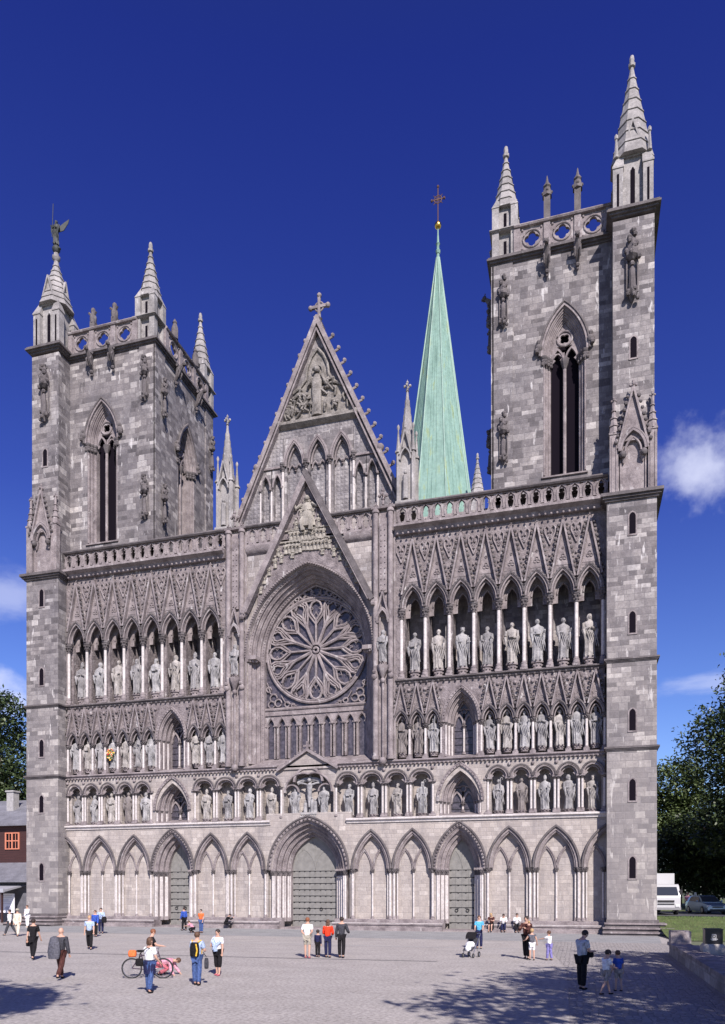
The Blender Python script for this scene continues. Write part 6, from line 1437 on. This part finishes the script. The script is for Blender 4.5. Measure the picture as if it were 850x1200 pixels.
# trees of the square behind the viewer, whose shade falls on the paving
tree('spreading tree at the right side of the square behind the viewer', 30.5, -45.5, 0, 16, [(0, 0, 11.5, 4.6), (-3.6, -1.5, 10.5, 3.4), (3, 2, 11, 4.4), (1, 5, 10.5, 3.6), (-1.6, 3.6, 12, 3.0), (2, -4, 11, 4)], 8, 780, .2, LF1)
tree('thin crowned tree beside the terrace behind the viewer', 31, -33.5, 0, 14, [(0, 0, 10.5, 3.0), (-2, 3.5, 10, 2.2), (-1, -3, 10.5, 2.4), (1.5, 5, 9.5, 2.0)], 14, 210, .18, LF1)
tree('tree at the left side of the square behind the viewer', 11.3, -52.6, 0, 16, [(0, 0, 13.3, 2.6), (-1.9, 1, 12.8, 2.2), (1.6, 1.2, 12.6, 1.8), (-.5, -2, 13, 2.2)], 9, 420, .18, LF1)

# ------------------------------------------------------------------ light, sky, camera
SUN_EL, SUN_AZ = radians(37), radians(30)       # azimuth measured from the facade normal, light travels towards -x +y
sd = bpy.data.lights.new('sun', 'SUN'); sd.energy = 5.0; sd.angle = radians(.53); sd.color = (1., .92, .875)
so = bpy.data.objects.new('sun', sd); col.objects.link(so)
L = Vector((-sin(SUN_AZ)*cos(SUN_EL), cos(SUN_AZ)*cos(SUN_EL), -sin(SUN_EL)))
so.rotation_euler = L.to_track_quat('-Z', 'Y').to_euler(); so.location = (40, -60, 60)
wd = bpy.data.worlds.new('World'); scn.world = wd; wd.use_nodes = True
nt = wd.node_tree; bg = nt.nodes['Background']
sky = nt.nodes.new('ShaderNodeTexSky'); sky.sky_type = 'NISHITA'; sky.sun_disc = False
sky.sun_elevation = SUN_EL; sky.sun_rotation = atan2(-L.x, -L.y); sky.air_density = 1.0; sky.dust_density = .3; sky.ozone_density = 3.
tc = nt.nodes.new('ShaderNodeTexCoord')
sz = nt.nodes.new('ShaderNodeSeparateXYZ'); nt.links.new(tc.outputs['Generated'], sz.inputs[0])
tint = ramp(nt, M_(nt, 'MULTIPLY', sz.outputs[2], 1.), [(.0, (.66, .72, .84)), (.22, (.40, .46, .76)), (.45, (.20, .24, .66)), (.74, (.125, .148, .58)), (.95, (.17, .18, .40))])
c = mixc(nt, 1., sky.outputs[0], mixc(nt, 1., tint, (2.2, 2.2, 2.2), 'MULTIPLY'), 'MULTIPLY')
# thin cirrus and one soft cumulus low in the west, fixed in direction
def cloud(c, d, rad, dens, scl, lo, hi, stretch):
    d = Vector(d).normalized()
    sub = nt.nodes.new('ShaderNodeVectorMath'); sub.operation = 'SUBTRACT'; nt.links.new(tc.outputs['Generated'], sub.inputs[0]); sub.inputs[1].default_value = d
    mp = nt.nodes.new('ShaderNodeMapping'); mp.inputs['Scale'].default_value = stretch; nt.links.new(sub.outputs[0], mp.inputs[0])
    ln = nt.nodes.new('ShaderNodeVectorMath'); ln.operation = 'LENGTH'; nt.links.new(mp.outputs[0], ln.inputs[0])
    nz = noise(nt, tc.outputs['Generated'], scl, 8, .55, stretch)
    f = M_(nt, 'SUBTRACT', 1.0, M_(nt, 'DIVIDE', ln.outputs['Value'], rad))
    f = M_(nt, 'ADD', f, M_(nt, 'MULTIPLY', M_(nt, 'SUBTRACT', nz, .5), 2.2))
    mr = nt.nodes.new('ShaderNodeMapRange'); mr.interpolation_type = 'SMOOTHSTEP'; mr.inputs[1].default_value = lo; mr.inputs[2].default_value = hi; mr.inputs[4].default_value = dens
    nt.links.new(f, mr.inputs[0]); return mixc(nt, mr.outputs[0], c, (10., 10.4, 13.))
def dirpx(px, py):
    a = math.atan((px-425)/884)-radians(16.1); z = (1042-py)/sqrt(884**2+(px-425)**2); return (sin(a), cos(a), z)
CL = [(dirpx(842, 548), .062, .5, 24, .05, 1.1, (1, 1, 1.2)), (dirpx(812, 552), .05, .45, 26, .0, .9, (1, 1, 1)), (dirpx(835, 802), .085, .35, 14, .1, 1.1, (1, 1, 4)), (dirpx(-10, 695), .07, .4, 14, .0, 1.1, (1, 1, 2)), (dirpx(5, 812), .05, .6, 18, .0, .9, (1, 1, 1.6))]
for d_ in CL: c = cloud(c, *d_)
nt.links.new(c, bg.inputs['Color']); bg.inputs['Strength'].default_value = .06

cd = bpy.data.cameras.new('camera'); co = bpy.data.objects.new('camera', cd); col.objects.link(co)
co.location = (19.7, -53.5, 3.0); co.rotation_euler = (radians(90), 0, radians(16.1))
cd.sensor_fit = 'HORIZONTAL'; cd.sensor_width = 36; cd.lens = 36*884/850; cd.shift_y = 442/850; cd.clip_end = 3000; cd.clip_start = .1
scn.camera = co
scn.view_settings.view_transform = 'Standard'; scn.view_settings.look = 'None'; scn.view_settings.exposure = 0.54; scn.view_settings.gamma = 1
scn.view_settings.use_curve_mapping = False
